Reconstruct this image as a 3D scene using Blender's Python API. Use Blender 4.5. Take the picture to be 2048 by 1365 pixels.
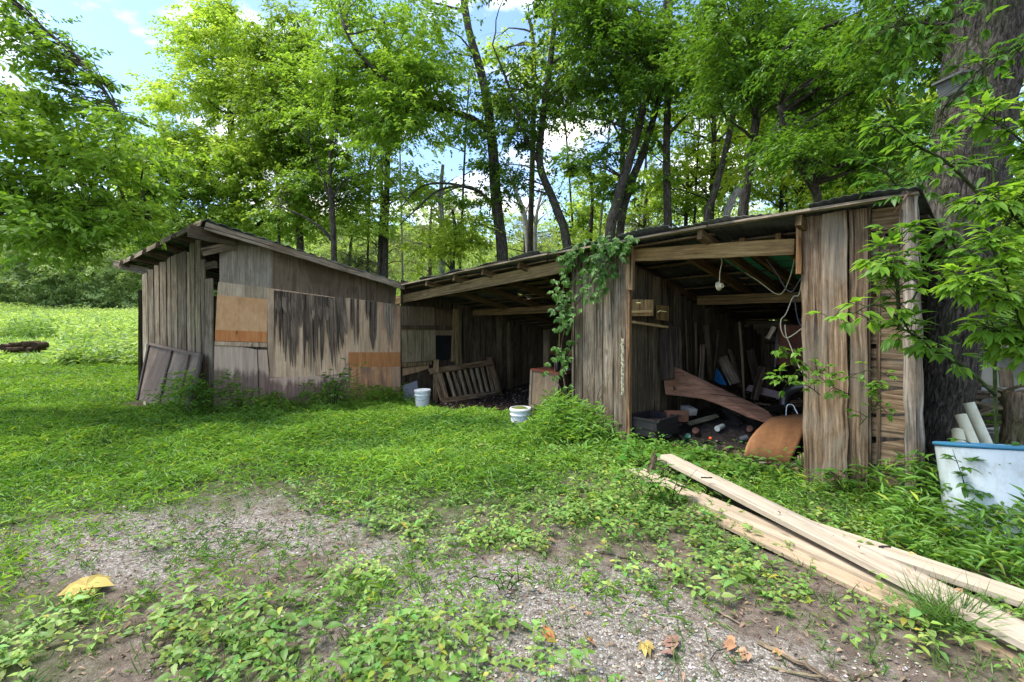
import bpy, math, random
import numpy as np
from mathutils import Vector, Matrix
R = math.radians
rnd = random.Random(7)
rng = np.random.default_rng(7)
for o in list(bpy.data.objects): bpy.data.objects.remove(o)
sc = bpy.context.scene
COL = sc.collection

# ------------------------------------------------------------------ camera, sky, sun, exposure
FPX, HX, HY, CAMZ = 950.0, 1024.0, 640.0, 1.5
cam = bpy.data.objects.new('camera', bpy.data.cameras.new('camera'))
COL.objects.link(cam); sc.camera = cam
cam.location = (0, 0, CAMZ); cam.rotation_euler = (R(90), 0, 0)
cam.data.sensor_width = 36; cam.data.lens = FPX/2048*36
cam.data.shift_y = -(682.5-HY)/2048
cam.data.clip_start = 0.05; cam.data.clip_end = 2000
SUN_EL, SUN_AZ = 62, -92          # azimuth measured from +Y towards +X
w = bpy.data.worlds.new('World'); sc.world = w; w.use_nodes = True
nt = w.node_tree; nt.nodes.clear()
def N(nt, t, **k):
    n = nt.nodes.new(t)
    for a, b in k.items(): setattr(n, a, b)
    return n
sky = N(nt, 'ShaderNodeTexSky', sky_type='NISHITA'); sky.sun_disc = False
sky.sun_elevation = R(SUN_EL); sky.sun_rotation = R(SUN_AZ); sky.air_density = 1.0; sky.dust_density = 0.6
tc = N(nt, 'ShaderNodeTexCoord'); sep = N(nt, 'ShaderNodeSeparateXYZ'); nt.links.new(tc.outputs['Generated'], sep.inputs[0])
mx = N(nt, 'ShaderNodeMath', operation='MAXIMUM'); mx.inputs[1].default_value = 0.04; nt.links.new(sep.outputs[2], mx.inputs[0])
ad = N(nt, 'ShaderNodeMath', operation='ADD'); ad.inputs[1].default_value = 0.25; nt.links.new(mx.outputs[0], ad.inputs[0])
dx = N(nt, 'ShaderNodeMath', operation='DIVIDE'); dy = N(nt, 'ShaderNodeMath', operation='DIVIDE')
nt.links.new(sep.outputs[0], dx.inputs[0]); nt.links.new(ad.outputs[0], dx.inputs[1])
nt.links.new(sep.outputs[1], dy.inputs[0]); nt.links.new(ad.outputs[0], dy.inputs[1])
cmb = N(nt, 'ShaderNodeCombineXYZ'); nt.links.new(dx.outputs[0], cmb.inputs[0]); nt.links.new(dy.outputs[0], cmb.inputs[1])
cn = N(nt, 'ShaderNodeTexNoise'); cn.inputs['Scale'].default_value = 1.9; cn.inputs['Detail'].default_value = 9; cn.inputs['Roughness'].default_value = .55
nt.links.new(cmb.outputs[0], cn.inputs['Vector'])
cr = N(nt, 'ShaderNodeValToRGB'); cr.color_ramp.elements[0].position = .49; cr.color_ramp.elements[1].position = .62
nt.links.new(cn.outputs['Fac'], cr.inputs[0])
mixc = N(nt, 'ShaderNodeMix', data_type='RGBA'); nt.links.new(cr.outputs[0], mixc.inputs[0])
tn = N(nt, 'ShaderNodeMix', data_type='RGBA', blend_type='MULTIPLY'); tn.inputs[0].default_value = 1; tn.inputs[7].default_value = (.50, .54, .60, 1); nt.links.new(sky.outputs[0], tn.inputs[6]); nt.links.new(tn.outputs[2], mixc.inputs[6]); mixc.inputs[7].default_value = (4.1, 3.9, 3.6, 1)
bg = N(nt, 'ShaderNodeBackground'); bg.inputs[1].default_value = 0.15
out = N(nt, 'ShaderNodeOutputWorld'); nt.links.new(mixc.outputs[2], bg.inputs[0]); nt.links.new(bg.outputs[0], out.inputs[0])
sun = bpy.data.objects.new('sun', bpy.data.lights.new('sun', 'SUN')); COL.objects.link(sun)
sun.data.energy = 1.6; sun.data.angle = R(30); sun.data.color = (1, .95, .86)
sdir = Vector((math.sin(R(SUN_AZ))*math.cos(R(SUN_EL)), math.cos(R(SUN_AZ))*math.cos(R(SUN_EL)), math.sin(R(SUN_EL))))
sun.rotation_euler = sdir.to_track_quat('Z', 'Y').to_euler()
sc.view_settings.view_transform = 'Standard'; sc.view_settings.look = 'None'
sc.view_settings.exposure = 2.17; sc.view_settings.gamma = 1

# ------------------------------------------------------------------ geometry helpers
def P(px, py, Y): return Vector(((px-HX)/FPX*Y, Y, CAMZ-(py-HY)/FPX*Y))
def project(x, y, z): return HX+FPX*x/y, HY-FPX*(z-CAMZ)/y
UX, UY, VX, VY = -.66, .75, .75, .66
def B(t, v, z): return Vector((3.2+UX*t+VX*v, 3.8+UY*t+VY*v, z))     # shed coordinates: t along the front, v inwards
def sstep(a, b, x):
    u = np.clip((x-a)/(b-a), 0, 1); return u*u*(3-2*u)
_lat = rng.random((64, 64))
def vnoise(x, y):
    x = np.asarray(x, float); y = np.asarray(y, float)
    xi = np.floor(x).astype(int); yi = np.floor(y).astype(int); fx = x-xi; fy = y-yi
    fx = fx*fx*(3-2*fx); fy = fy*fy*(3-2*fy)
    g = lambda a, b: _lat[a % 64, b % 64]
    return (g(xi, yi)*(1-fx)+g(xi+1, yi)*fx)*(1-fy)+(g(xi, yi+1)*(1-fx)+g(xi+1, yi+1)*fx)*fy
def fbm(x, y, s=1.0, o=4):
    r = 0; a = .5
    for i in range(o): r = r+a*vnoise(np.asarray(x)*s+17*i, np.asarray(y)*s+31*i); s *= 2.1; a *= .5
    return r
def gz(x, y):
    x = np.asarray(x, float); y = np.asarray(y, float)
    z = (fbm(x, y, .9)-.47)*.10
    z = z-.25*sstep(6.3, 9.6, y)*sstep(1.6, -.6, x)
    left = sstep(-4, -14, x-0*y)
    z = z+left*.036*np.maximum(y-14, 0)*sstep(70, 40, y)+left*sstep(40, 60, y)*1.4
    z = z+sstep(19, 75, y)*13*(1-left)+left*sstep(62, 130, y)*26
    z = z+(fbm(x, y, .08)-.47)*sstep(15, 50, y)*2
    return z
def gz1(x, y): return float(gz(x, y))
def G(px, py, dz=0):
    Y = CAMZ*FPX/(py-HY)
    for i in range(8):
        X = (px-HX)/FPX*Y; z = gz1(X, Y)+dz; Y = (CAMZ-z)*FPX/(py-HY)
    return Vector(((px-HX)/FPX*Y, Y, gz1((px-HX)/FPX*Y, Y)+dz))
class Pl:     # a vertical plane through two ground points; .at(px, py, off) meets the line of sight there
    def __init__(s, a, b):
        s.a = Vector((a[0], a[1], 0)); d = Vector((b[0]-a[0], b[1]-a[1], 0)); s.len = d.length; s.d = d.normalized()
        s.n = Vector((s.d.y, -s.d.x, 0))
        if s.n.dot(-s.a) < 0: s.n = -s.n        # faces the viewer
    def at(s, px, py, off=0):
        r = Vector(((px-HX)/FPX, 1, -(py-HY)/FPX)); o = Vector((0, 0, CAMZ)); q = s.a+s.n*off
        return o+r*((q-o).dot(s.n)/r.dot(s.n))
class MB:
    def __init__(s): s.v = []; s.f = []; s.uv = []; s.t = []
    def face(s, idx, uvs, tint): s.f.append(idx); s.uv += uvs; s.t += [tint]*len(idx)
    def board(s, p0, p1, w, th, nrm, seg=4, jit=.006, tint=None, w1=None, bow=0, skew=0):
        p0 = Vector(p0); p1 = Vector(p1); d = (p1-p0); L = d.length; d = d/L
        nrm = Vector(nrm); side = d.cross(nrm).normalized(); nn = side.cross(d).normalized()
        w1 = w if w1 is None else w1; tint = tint or (rnd.uniform(.72, 1.2),)*3
        u0 = rnd.uniform(0, 50); v0 = rnd.uniform(0, 50); b0 = len(s.v)
        for i in range(seg+1):
            k = i/seg; ww = w+(w1-w)*k; c = p0+d*(L*k)+nn*(bow*math.sin(math.pi*k))
            a = ww/2+rnd.uniform(-jit, jit); b = ww/2+rnd.uniform(-jit, jit)
            e = d*(skew*rnd.uniform(-1, 1)) if i in (0, seg) else Vector()
            s.v += [c-side*a-nn*th/2+e, c+side*b-nn*th/2-e, c+side*b+nn*th/2-e, c-side*a+nn*th/2+e]
        cum = [0, w, w+th, 2*w+th, 2*w+2*th]
        for i in range(seg):
            for j in range(4):
                a = b0+i*4+j; b = b0+i*4+(j+1) % 4
                y0 = v0+L*i/seg; y1 = v0+L*(i+1)/seg
                s.face([a, b, b+4, a+4], [(u0+cum[j], y0), (u0+cum[j+1], y0), (u0+cum[j+1], y1), (u0+cum[j], y1)], tint)
        s.face([b0+3, b0+2, b0+1, b0], [(u0, v0), (u0+w, v0), (u0+w, v0+th*.2), (u0, v0+th*.2)], tint)
        e = b0+seg*4
        s.face([e, e+1, e+2, e+3], [(u0, v0), (u0+w, v0), (u0+w, v0+th*.2), (u0, v0+th*.2)], tint)
        return s
    def panel(s, pts, nrm, th, tint=(1, 1, 1), uvrot=False, uvo=None):
        nrm = Vector(nrm).normalized(); up = Vector((0, 0, 1))
        if abs(nrm.z) > .9: up = Vector((0, 1, 0))
        hx = up.cross(nrm).normalized(); hy = nrm.cross(hx)
        n = len(pts); b0 = len(s.v); o = Vector(pts[0]) if uvo is None else Vector(uvo); ro = (0, 0) if uvo is not None else (rnd.uniform(0, 50), rnd.uniform(0, 50))
        uv = []
        for p in pts:
            q = Vector(p)-o; a, b = q.dot(hx), q.dot(hy)
            if uvrot: a, b = b, a
            uv.append((ro[0]+a, ro[1]+b))
        area = sum((Vector(pts[i])).cross(Vector(pts[(i+1) % n])).dot(nrm) for i in range(n))
        idx = list(range(n)) if area > 0 else list(range(n))[::-1]
        pts = [Vector(pts[i]) for i in idx]; uv = [uv[i] for i in idx]
        s.v += pts; s.v += [p-nrm*th for p in pts]
        s.face([b0+i for i in range(n)], uv, tint)
        s.face([b0+n+i for i in range(n)][::-1], uv[::-1], tint)
        for i in range(n):
            j = (i+1) % n; s.face([b0+j, b0+i, b0+n+i, b0+n+j], [uv[j], uv[i], uv[i], uv[j]], tint)
        return s
    def tube(s, pts, rad, sides=8, tint=(1, 1, 1), lump=0, cap=True):
        pts = [Vector(p) for p in pts]; n = len(pts)
        if not hasattr(rad, '__len__'): rad = [rad]*n
        b0 = len(s.v); d = (pts[1]-pts[0]).normalized(); ref = Vector((0, 0, 1)) if abs(d.z) < .9 else Vector((1, 0, 0))
        x = d.cross(ref).normalized(); L = 0; vs = []; u0 = rnd.uniform(0, 9)
        for i in range(n):
            dd = (pts[min(i+1, n-1)]-pts[max(i-1, 0)]).normalized()
            x = (x-dd*x.dot(dd)).normalized(); y = dd.cross(x)
            if i: L += (pts[i]-pts[i-1]).length
            vs.append(L)
            for j in range(sides):
                a = 2*math.pi*j/sides; r = rad[i]*(1+lump*rnd.uniform(-1, 1))
                s.v.append(pts[i]+(x*math.cos(a)+y*math.sin(a))*r)
        c = 2*math.pi*rad[0]/sides
        for i in range(n-1):
            for j in range(sides):
                a = b0+i*sides+j; b = b0+i*sides+(j+1) % sides
                s.face([a, b, b+sides, a+sides], [(u0+j*c, vs[i]), (u0+(j+1)*c, vs[i]), (u0+(j+1)*c, vs[i+1]), (u0+j*c, vs[i+1])], tint)
        if cap and sides > 3:
            s.face([b0+j for j in range(sides)][::-1], [(0, 0)]*sides, tint)
            s.face([b0+(n-1)*sides+j for j in range(sides)], [(0, 0)]*sides, tint)
        return s
    def lathe(s, base, prof, sides=28, tint=(1, 1, 1), axis=None, squash=1, rot=0):
        base = Vector(base); b0 = len(s.v); n = len(prof)
        M = Matrix.Identity(3) if axis is None else Vector(axis).to_track_quat('Z', 'Y').to_matrix()
        for r, z in prof:
            for j in range(sides):
                a = 2*math.pi*j/sides+rot; s.v.append(base+M @ Vector((r*math.cos(a), r*math.sin(a)*squash, z)))
        for i in range(n-1):
            for j in range(sides):
                a = b0+i*sides+j; b = b0+i*sides+(j+1) % sides
                s.face([a, b, b+sides, a+sides], [(j/sides, prof[i][1]), ((j+1)/sides, prof[i][1]), ((j+1)/sides, prof[i+1][1]), (j/sides, prof[i+1][1])], tint)
        if prof[0][0] > 1e-4: s.face([b0+j for j in range(sides)][::-1], [(0, 0)]*sides, tint)
        if prof[-1][0] > 1e-4: s.face([b0+(n-1)*sides+j for j in range(sides)], [(0, 0)]*sides, tint)
        return s
    def box(s, c, sx, sy, sz, rz=0, tint=(1, 1, 1), M=None, jit=0):
        c = Vector(c); M = M or Matrix.Rotation(rz, 3, 'Z'); b0 = len(s.v)
        for z in (-1, 1):
            for x, y in ((-1, -1), (1, -1), (1, 1), (-1, 1)):
                s.v.append(c+M @ Vector((x*sx/2+rnd.uniform(-jit, jit), y*sy/2+rnd.uniform(-jit, jit), z*sz/2+rnd.uniform(-jit, jit))))
        for q, (a, b) in (((0, 3, 2, 1), (sx, sy)), ((4, 5, 6, 7), (sx, sy)), ((0, 1, 5, 4), (sx, sz)), ((1, 2, 6, 5), (sy, sz)), ((2, 3, 7, 6), (sx, sz)), ((3, 0, 4, 7), (sy, sz))):
            u = rnd.uniform(0, 9); s.face([b0+i for i in q], [(u, u), (u+a, u), (u+a, u+b), (u, u+b)], tint)
        return s
    def build(s, name, mat, parent=None, smooth=False, bevel=0, label=None):
        me = bpy.data.meshes.new(name); me.from_pydata([tuple(v) for v in s.v], [], s.f)
        uvl = me.uv_layers.new(name='UVMap'); uvl.data.foreach_set('uv', np.array(s.uv, np.float32).ravel())
        ca = me.color_attributes.new('tint', 'FLOAT_COLOR', 'CORNER')
        t = np.ones((len(s.t), 4), np.float32); t[:, :3] = np.array(s.t, np.float32); ca.data.foreach_set('color', t.ravel())
        if smooth: me.polygons.foreach_set('use_smooth', np.ones(len(me.polygons), bool))
        me.materials.append(mat); me.update()
        o = bpy.data.objects.new(name, me); COL.objects.link(o)
        if parent: o.parent = parent
        if label: o['label'] = label
        if bevel:
            m = o.modifiers.new('bevel', 'BEVEL'); m.width = bevel; m.segments = 2; m.limit_method = 'ANGLE'
        return o
def tag(o, label=None, cat=None, group=None, kind=None):
    for k, v in (('label', label), ('category', cat), ('group', group), ('kind', kind)):
        if v: o[k] = v
    return o
def thing(name, label, cat, loc=(0, 0, 0), group=None):
    o = bpy.data.objects.new(name, None); COL.objects.link(o); o['_loc'] = 0
    del o['_loc']; o.empty_display_size = .1
    return tag(o, label, cat, group)
def place(root):      # put the Empty at its thing's base, leaving the parts where they stand
    lo = [1e9]*3; hi = [-1e9]*3
    for c in root.children:
        for v in c.data.vertices:
            for i in range(3): lo[i] = min(lo[i], v.co[i]); hi[i] = max(hi[i], v.co[i])
    L = Vector(((lo[0]+hi[0])/2, (lo[1]+hi[1])/2, lo[2])); root.location = L
    for c in root.children: c.matrix_parent_inverse = Matrix.Translation(-L)
    return root

# ------------------------------------------------------------------ materials
def newmat(name):
    m = bpy.data.materials.new(name); m.use_nodes = True; m.node_tree.nodes.clear(); return m, m.node_tree
def ramp(nt, src, stops):
    r = N(nt, 'ShaderNodeValToRGB'); e = r.color_ramp.elements
    while len(e) < len(stops): e.new(.5)
    for i, (p, c) in enumerate(stops): e[i].position = p; e[i].color = (c if hasattr(c, '__len__') else (c, c, c))[:3]+(1,) if hasattr(c, '__len__') else (c, c, c, 1)
    nt.links.new(src, r.inputs[0]); return r.outputs[0]
def mixcol(nt, f, a, b, mode='MIX'):
    m = N(nt, 'ShaderNodeMix', data_type='RGBA', blend_type=mode)
    for i, x in ((0, f), (6, a), (7, b)):
        if isinstance(x, (int, float)): m.inputs[i].default_value = x
        elif isinstance(x, tuple): m.inputs[i].default_value = x[:3]+(1,)
        else: nt.links.new(x, m.inputs[i])
    return m.outputs[2]
def noise(nt, vec, scale, detail=6, rough=.6, dist=0):
    n = N(nt, 'ShaderNodeTexNoise'); n.inputs['Scale'].default_value = scale; n.inputs['Detail'].default_value = detail
    n.inputs['Roughness'].default_value = rough; n.inputs['Distortion'].default_value = dist; nt.links.new(vec, n.inputs['Vector']); return n.outputs['Fac']
def mapping(nt, src, scale=(1, 1, 1), loc=(0, 0, 0)):
    m = N(nt, 'ShaderNodeMapping'); m.inputs['Scale'].default_value = scale; m.inputs['Location'].default_value = loc; nt.links.new(src, m.inputs[0]); return m.outputs[0]
def attr(nt, name='tint'): a = N(nt, 'ShaderNodeAttribute'); a.attribute_name = name; return a.outputs['Color']
def finish(nt, col, rough=.85, bumpsrc=None, bump=.3, dist=.004, spec=.3, metal=0):
    b = N(nt, 'ShaderNodeBsdfPrincipled')
    if isinstance(col, tuple): b.inputs['Base Color'].default_value = col[:3]+(1,)
    else: nt.links.new(col, b.inputs['Base Color'])
    if isinstance(rough, (int, float)): b.inputs['Roughness'].default_value = rough
    else: nt.links.new(rough, b.inputs['Roughness'])
    b.inputs['Specular IOR Level'].default_value = spec; b.inputs['Metallic'].default_value = metal
    if bumpsrc is not None:
        bp = N(nt, 'ShaderNodeBump'); bp.inputs['Strength'].default_value = bump; bp.inputs['Distance'].default_value = dist
        nt.links.new(bumpsrc, bp.inputs['Height']); nt.links.new(bp.outputs[0], b.inputs['Normal'])
    o = N(nt, 'ShaderNodeOutputMaterial'); nt.links.new(b.outputs[0], o.inputs[0]); return b
def wood(name, dark, mid, light, grain=(38, 1.6), blotch=None, bcol=(.1, .09, .08), bamt=.5, crack=.6, bump=.7, knots=True):
    m, nt = newmat(name); uv = N(nt, 'ShaderNodeTexCoord').outputs['UV']
    warp = N(nt, 'ShaderNodeTexNoise'); warp.inputs['Scale'].default_value = 2.2; warp.inputs['Detail'].default_value = 2; nt.links.new(uv, warp.inputs['Vector'])
    wm = N(nt, 'ShaderNodeVectorMath', operation='MULTIPLY_ADD'); nt.links.new(warp.outputs['Color'], wm.inputs[0]); wm.inputs[1].default_value = (.035, .0, 0); nt.links.new(uv, wm.inputs[2])
    v1 = mapping(nt, wm.outputs[0], (grain[0], grain[1], 1)); g1 = noise(nt, v1, 1, 8, .65, .3)
    v2 = mapping(nt, wm.outputs[0], (grain[0]*3.4, grain[1]*1.2, 1)); g2 = noise(nt, v2, 1, 4, .6)
    col = ramp(nt, g1, [(.28, dark), (.5, mid), (.72, light)])
    cl = ramp(nt, g2, [(.33, 1-crack), (.47, 1.0)]); col = mixcol(nt, 1.0, col, cl, 'MULTIPLY')
    if knots:
        vk = mapping(nt, uv, (5, 1.6, 1)); vo = N(nt, 'ShaderNodeTexVoronoi'); vo.inputs['Scale'].default_value = 1; nt.links.new(vk, vo.inputs['Vector'])
        kk = ramp(nt, vo.outputs['Distance'], [(.05, .35), (.1, 1.0)]); col = mixcol(nt, .8, col, kk, 'MULTIPLY')
    g3 = noise(nt, mapping(nt, uv, (24, .55, 1), (7, 3, 0)), 1, 3, .5); col = mixcol(nt, min(1, crack*1.5), col, ramp(nt, g3, [(.36, .12), (.405, 1.0)]), 'MULTIPLY')
    g4 = noise(nt, mapping(nt, uv, (16, 5, 1), (2, 9, 0)), 1, 8, .75); col = mixcol(nt, crack, col, ramp(nt, g4, [(.35, .5), (.5, 1.0), (.66, 1.5)]), 'MULTIPLY')
    n3 = noise(nt, mapping(nt, uv, (2.6, 1.1, 1)), 1, 6, .6, .6)
    if blotch: col = mixcol(nt, ramp(nt, n3, [(blotch, 0.0), (blotch+.12, bamt)]), col, bcol)
    col = mixcol(nt, 1.0, col, attr(nt), 'MULTIPLY')
    bm = mixcol(nt, .5, g1, g2)
    finish(nt, col, .88, bm, bump, .006, .2); return m
M = {}
M['grey_wood'] = wood('grey_wood', (.05, .038, .027), (.21, .172, .125), (.42, .36, .285), blotch=.52, bcol=(.085, .055, .03), bamt=.6)
M['brown_wood'] = wood('brown_wood', (.035, .022, .013), (.16, .11, .067), (.36, .275, .19), blotch=.5, bcol=(.2, .18, .145), bamt=.55)
M['beam_wood'] = wood('beam_wood', (.07, .045, .02), (.2, .14, .075), (.33, .25, .15), blotch=.55, bcol=(.09, .05, .03), bamt=.6, crack=.4)
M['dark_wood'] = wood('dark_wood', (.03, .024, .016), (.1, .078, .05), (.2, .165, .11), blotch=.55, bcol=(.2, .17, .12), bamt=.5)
M['fresh_lumber'] = wood('fresh_lumber', (.25, .2, .145), (.41, .345, .26), (.52, .45, .355), grain=(22, .8), blotch=.52, bcol=(.24, .21, .17), bamt=.5, crack=.22, bump=.2)
M['char_wood'] = wood('char_wood', (.008, .007, .006), (.02, .017, .014), (.07, .055, .045), crack=.6)
M['ply_tan'] = wood('ply_tan', (.36, .25, .165), (.56, .42, .29), (.7, .57, .42), grain=(20, 1.2), blotch=.52, bcol=(.3, .19, .12), bamt=.5, crack=.25, bump=.25)
M['ply_grey'] = wood('ply_grey', (.14, .115, .085), (.25, .21, .16), (.37, .325, .26), grain=(18, 1.2), blotch=.5, bcol=(.14, .115, .085), bamt=.6, crack=.35, bump=.3)
M['ply_orange'] = wood('ply_orange', (.42, .24, .12), (.54, .33, .18), (.62, .41, .24), grain=(6, 3), blotch=.55, bcol=(.55, .28, .12), bamt=.6, crack=.1, bump=.12)
M['ply_band'] = wood('ply_band', (.42, .15, .05), (.5, .2, .07), (.58, .27, .1), grain=(12, 2), crack=.15, bump=.12)
M['ply_rust'] = wood('ply_rust', (.32, .14, .06), (.52, .27, .13), (.62, .37, .2), grain=(18, 1.3), blotch=.47, bcol=(.2, .12, .09), bamt=.75, crack=.25, bump=.2)
M['ply_brown'] = wood('ply_brown', (.14, .085, .05), (.2, .135, .085), (.28, .2, .13), grain=(20, 1.3), blotch=.5, bcol=(.1, .065, .04), bamt=.7, crack=.3, bump=.25)
M['shred'] = wood('shred', (.035, .027, .02), (.11, .084, .062), (.26, .205, .155), grain=(60, 1.2), crack=.55, bump=.9)
M['board_brown'] = wood('board_brown', (.13, .07, .045), (.24, .14, .095), (.36, .24, .17), grain=(34, 2.5), crack=.5)
# stained sheet: damp rising from the ground leaves a ragged tide line
m, nt = newmat('ply_stained'); uvn = N(nt, 'ShaderNodeTexCoord').outputs['UV']
g1 = noise(nt, mapping(nt, uvn, (22, 1.3, 1)), 1, 7, .6, .3)
lt = ramp(nt, g1, [(.3, (.4, .29, .2)), (.7, (.62, .49, .36))]); dk = ramp(nt, g1, [(.3, (.12, .082, .06)), (.7, (.3, .215, .165))])
sp = N(nt, 'ShaderNodeSeparateXYZ'); nt.links.new(uvn, sp.inputs[0])
n2 = noise(nt, mapping(nt, uvn, (7, 1.5, 1)), 1, 9, .68, .4)
a1 = N(nt, 'ShaderNodeMath', operation='MULTIPLY_ADD'); nt.links.new(n2, a1.inputs[0]); a1.inputs[1].default_value = .75; nt.links.new(sp.outputs[1], a1.inputs[2])
msk = ramp(nt, a1.outputs[0], [(.40, 1.0), (.5, 0.0)])
c = mixcol(nt, msk, lt, dk); c = mixcol(nt, 1.0, c, attr(nt), 'MULTIPLY'); finish(nt, c, .85, g1, .3, .004, .2); M['ply_stained'] = m
# bark
def bark(name, a, b, c, sc_=1.0, moss=0):
    m, nt = newmat(name); uv = N(nt, 'ShaderNodeTexCoord').outputs['UV']
    n1 = noise(nt, mapping(nt, uv, (26*sc_, 7*sc_, 1)), 1, 8, .7, .8); col = ramp(nt, n1, [(.38, a), (.5, b), (.64, c)])
    n2 = noise(nt, mapping(nt, uv, (3, 2, 1)), 1, 4)
    if moss: col = mixcol(nt, ramp(nt, n2, [(.5, 0.0), (.65, moss)]), col, (.06, .085, .025))
    col = mixcol(nt, 1.0, col, attr(nt), 'MULTIPLY'); finish(nt, col, .92, n1, 1.0, .02, .15); return m
M['bark'] = bark('bark', (.018, .014, .011), (.06, .05, .04), (.14, .12, .1), .8, .4)
M['bark_big'] = bark('bark_big', (.008, .0065, .005), (.042, .035, .028), (.125, .11, .09), 1.3, .25)
M['bark_pale'] = bark('bark_pale', (.14, .125, .105), (.3, .28, .25), (.5, .48, .45), 1, .15)
M['bark_post'] = wood('bark_post', (.06, .045, .032), (.22, .18, .14), (.45, .41, .35), grain=(30, 1.4), blotch=.52, bcol=(.1, .06, .035), bamt=.6, crack=.7, bump=1)
# leaves: colour from the tint attribute, light passes through
def leafmat(name, trans=.5, rough=.42, gain=1.0, tg=(1.25, 1.2, .6)):
    m, nt = newmat(name); t = attr(nt)
    geo = N(nt, 'ShaderNodeNewGeometry')
    pr = N(nt, 'ShaderNodeBsdfPrincipled'); pr.inputs['Roughness'].default_value = rough; pr.inputs['Specular IOR Level'].default_value = .35
    nt.links.new(t, pr.inputs['Base Color'])
    tr = N(nt, 'ShaderNodeBsdfTranslucent'); nt.links.new(mixcol(nt, 1.0, t, tg, 'MULTIPLY'), tr.inputs[0])
    mx = N(nt, 'ShaderNodeMixShader'); mx.inputs[0].default_value = trans; nt.links.new(pr.outputs[0], mx.inputs[1]); nt.links.new(tr.outputs[0], mx.inputs[2])
    o = N(nt, 'ShaderNodeOutputMaterial'); nt.links.new(mx.outputs[0], o.inputs[0]); return m
M['leaf'] = leafmat('leaf'); M['grass'] = leafmat('grass', .4, .5); M['litter'] = leafmat('litter', .15, .8, tg=(1.1, 1, .8))
# metals, plastics
def rusty(name, a, b, c, wave=0, metal=.3, rough=.6):
    m, nt = newmat(name); uv = N(nt, 'ShaderNodeTexCoord').outputs['UV']
    n1 = noise(nt, mapping(nt, uv, (2.5, .9, 1)), 1, 8, .65, .5); n2 = noise(nt, mapping(nt, uv, (20, 20, 1)), 1, 4)
    col = ramp(nt, n1, [(.35, a), (.5, b), (.66, c)]); col = mixcol(nt, .35, col, ramp(nt, n2, [(.3, .4), (.7, 1.2)]), 'MULTIPLY')
    col = mixcol(nt, 1.0, col, attr(nt), 'MULTIPLY'); finish(nt, col, rough, n2, .2, .003, .4, metal); return m
M['roof_metal'] = rusty('roof_metal', (.02, .02, .02), (.07, .075, .07), (.15, .15, .14))
M['rust'] = rusty('rust', (.07, .03, .02), (.17, .07, .045), (.25, .13, .09), metal=.1, rough=.8)
M['brown_metal'] = rusty('brown_metal', (.055, .034, .024), (.115, .08, .06), (.24, .185, .14), metal=0, rough=.8)
M['fiber'] = rusty('fiber', (.2, .09, .035), (.3, .14, .055), (.36, .19, .085), metal=0, rough=.75)
def plastic(name, col, dirt=(.2, .18, .12), rough=.45, amt=.35):
    m, nt = newmat(name); ob = N(nt, 'ShaderNodeTexCoord').outputs['Object']; n1 = noise(nt, ob, 7, 8, .7); n2 = noise(nt, mapping(nt, ob, (22, 22, 3)), 1, 6, .7)
    c = mixcol(nt, ramp(nt, n1, [(.5, 0.0), (.72, amt)]), col, dirt); c = mixcol(nt, ramp(nt, n2, [(.55, 0.0), (.75, amt*.7)]), c, dirt)
    c = mixcol(nt, 1.0, c, attr(nt), 'MULTIPLY')
    finish(nt, c, rough, n2, .05, .002, .5); return m
M['white'] = plastic('white_plastic', (.74, .76, .76)); M['barrel'] = plastic('barrel_plastic', (.56, .62, .64), (.26, .25, .17), .45, .55)
M['blue'] = plastic('blue_plastic', (.04, .2, .34), (.06, .1, .12), .4, .3); M['black'] = plastic('black_plastic', (.02, .02, .022), (.06, .05, .04), .35)
M['cream'] = plastic('cream_plastic', (.55, .5, .33), (.2, .17, .1), .5); M['grey'] = plastic('grey_slate', (.12, .125, .135), (.06, .06, .06), .7)
M['pvc'] = plastic('pale_pipe', (.6, .64, .54), (.2, .19, .12), .5, .6); M['tarp'] = plastic('blue_sheet', (.02, .17, .45), (.02, .08, .2), .5)
M['concrete'] = plastic('concrete', (.34, .33, .3), (.14, .15, .1), .95, .6); M['cabinet'] = M['beam_wood']
M['roof_board'] = wood('roof_board', (.03, .022, .015), (.11, .08, .05), (.22, .17, .11))
M['green_sheet'] = plastic('green_sheet', (.02, .13, .08), (.02, .05, .03), .5); M['brick'] = plastic('brick', (.3, .13, .07), (.1, .07, .05), .9)
M['orange'] = plastic('orange_plastic', (.75, .12, .02), (.3, .1, .03), .5)
# ground: gravel, trodden soil and litter
m, nt = newmat('ground'); ob = N(nt, 'ShaderNodeTexCoord').outputs['Object']; ga = attr(nt); gs = N(nt, 'ShaderNodeSeparateColor'); nt.links.new(ga, gs.inputs[0])
v = N(nt, 'ShaderNodeTexVoronoi'); v.inputs['Scale'].default_value = 75; nt.links.new(ob, v.inputs['Vector'])
v2 = N(nt, 'ShaderNodeTexVoronoi', feature='DISTANCE_TO_EDGE'); v2.inputs['Scale'].default_value = 75; nt.links.new(ob, v2.inputs['Vector'])
vb = N(nt, 'ShaderNodeSeparateColor'); nt.links.new(v.outputs['Color'], vb.inputs[0])
st = ramp(nt, vb.outputs[0], [(0, (.11, .095, .078)), (.5, (.23, .21, .18)), (1, (.39, .37, .335))])
st = mixcol(nt, ramp(nt, v2.outputs['Distance'], [(.02, 1.0), (.1, 0.0)]), st, (.13, .105, .085))
n1 = noise(nt, ob, 9, 10, .75); n0 = noise(nt, ob, 60, 6, .7); so = ramp(nt, n1, [(.3, (.06, .045, .033)), (.5, (.13, .102, .08)), (.7, (.23, .19, .155))])
so = mixcol(nt, .5, so, ramp(nt, n0, [(.3, .35), (.7, 1.4)]), 'MULTIPLY')
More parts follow.
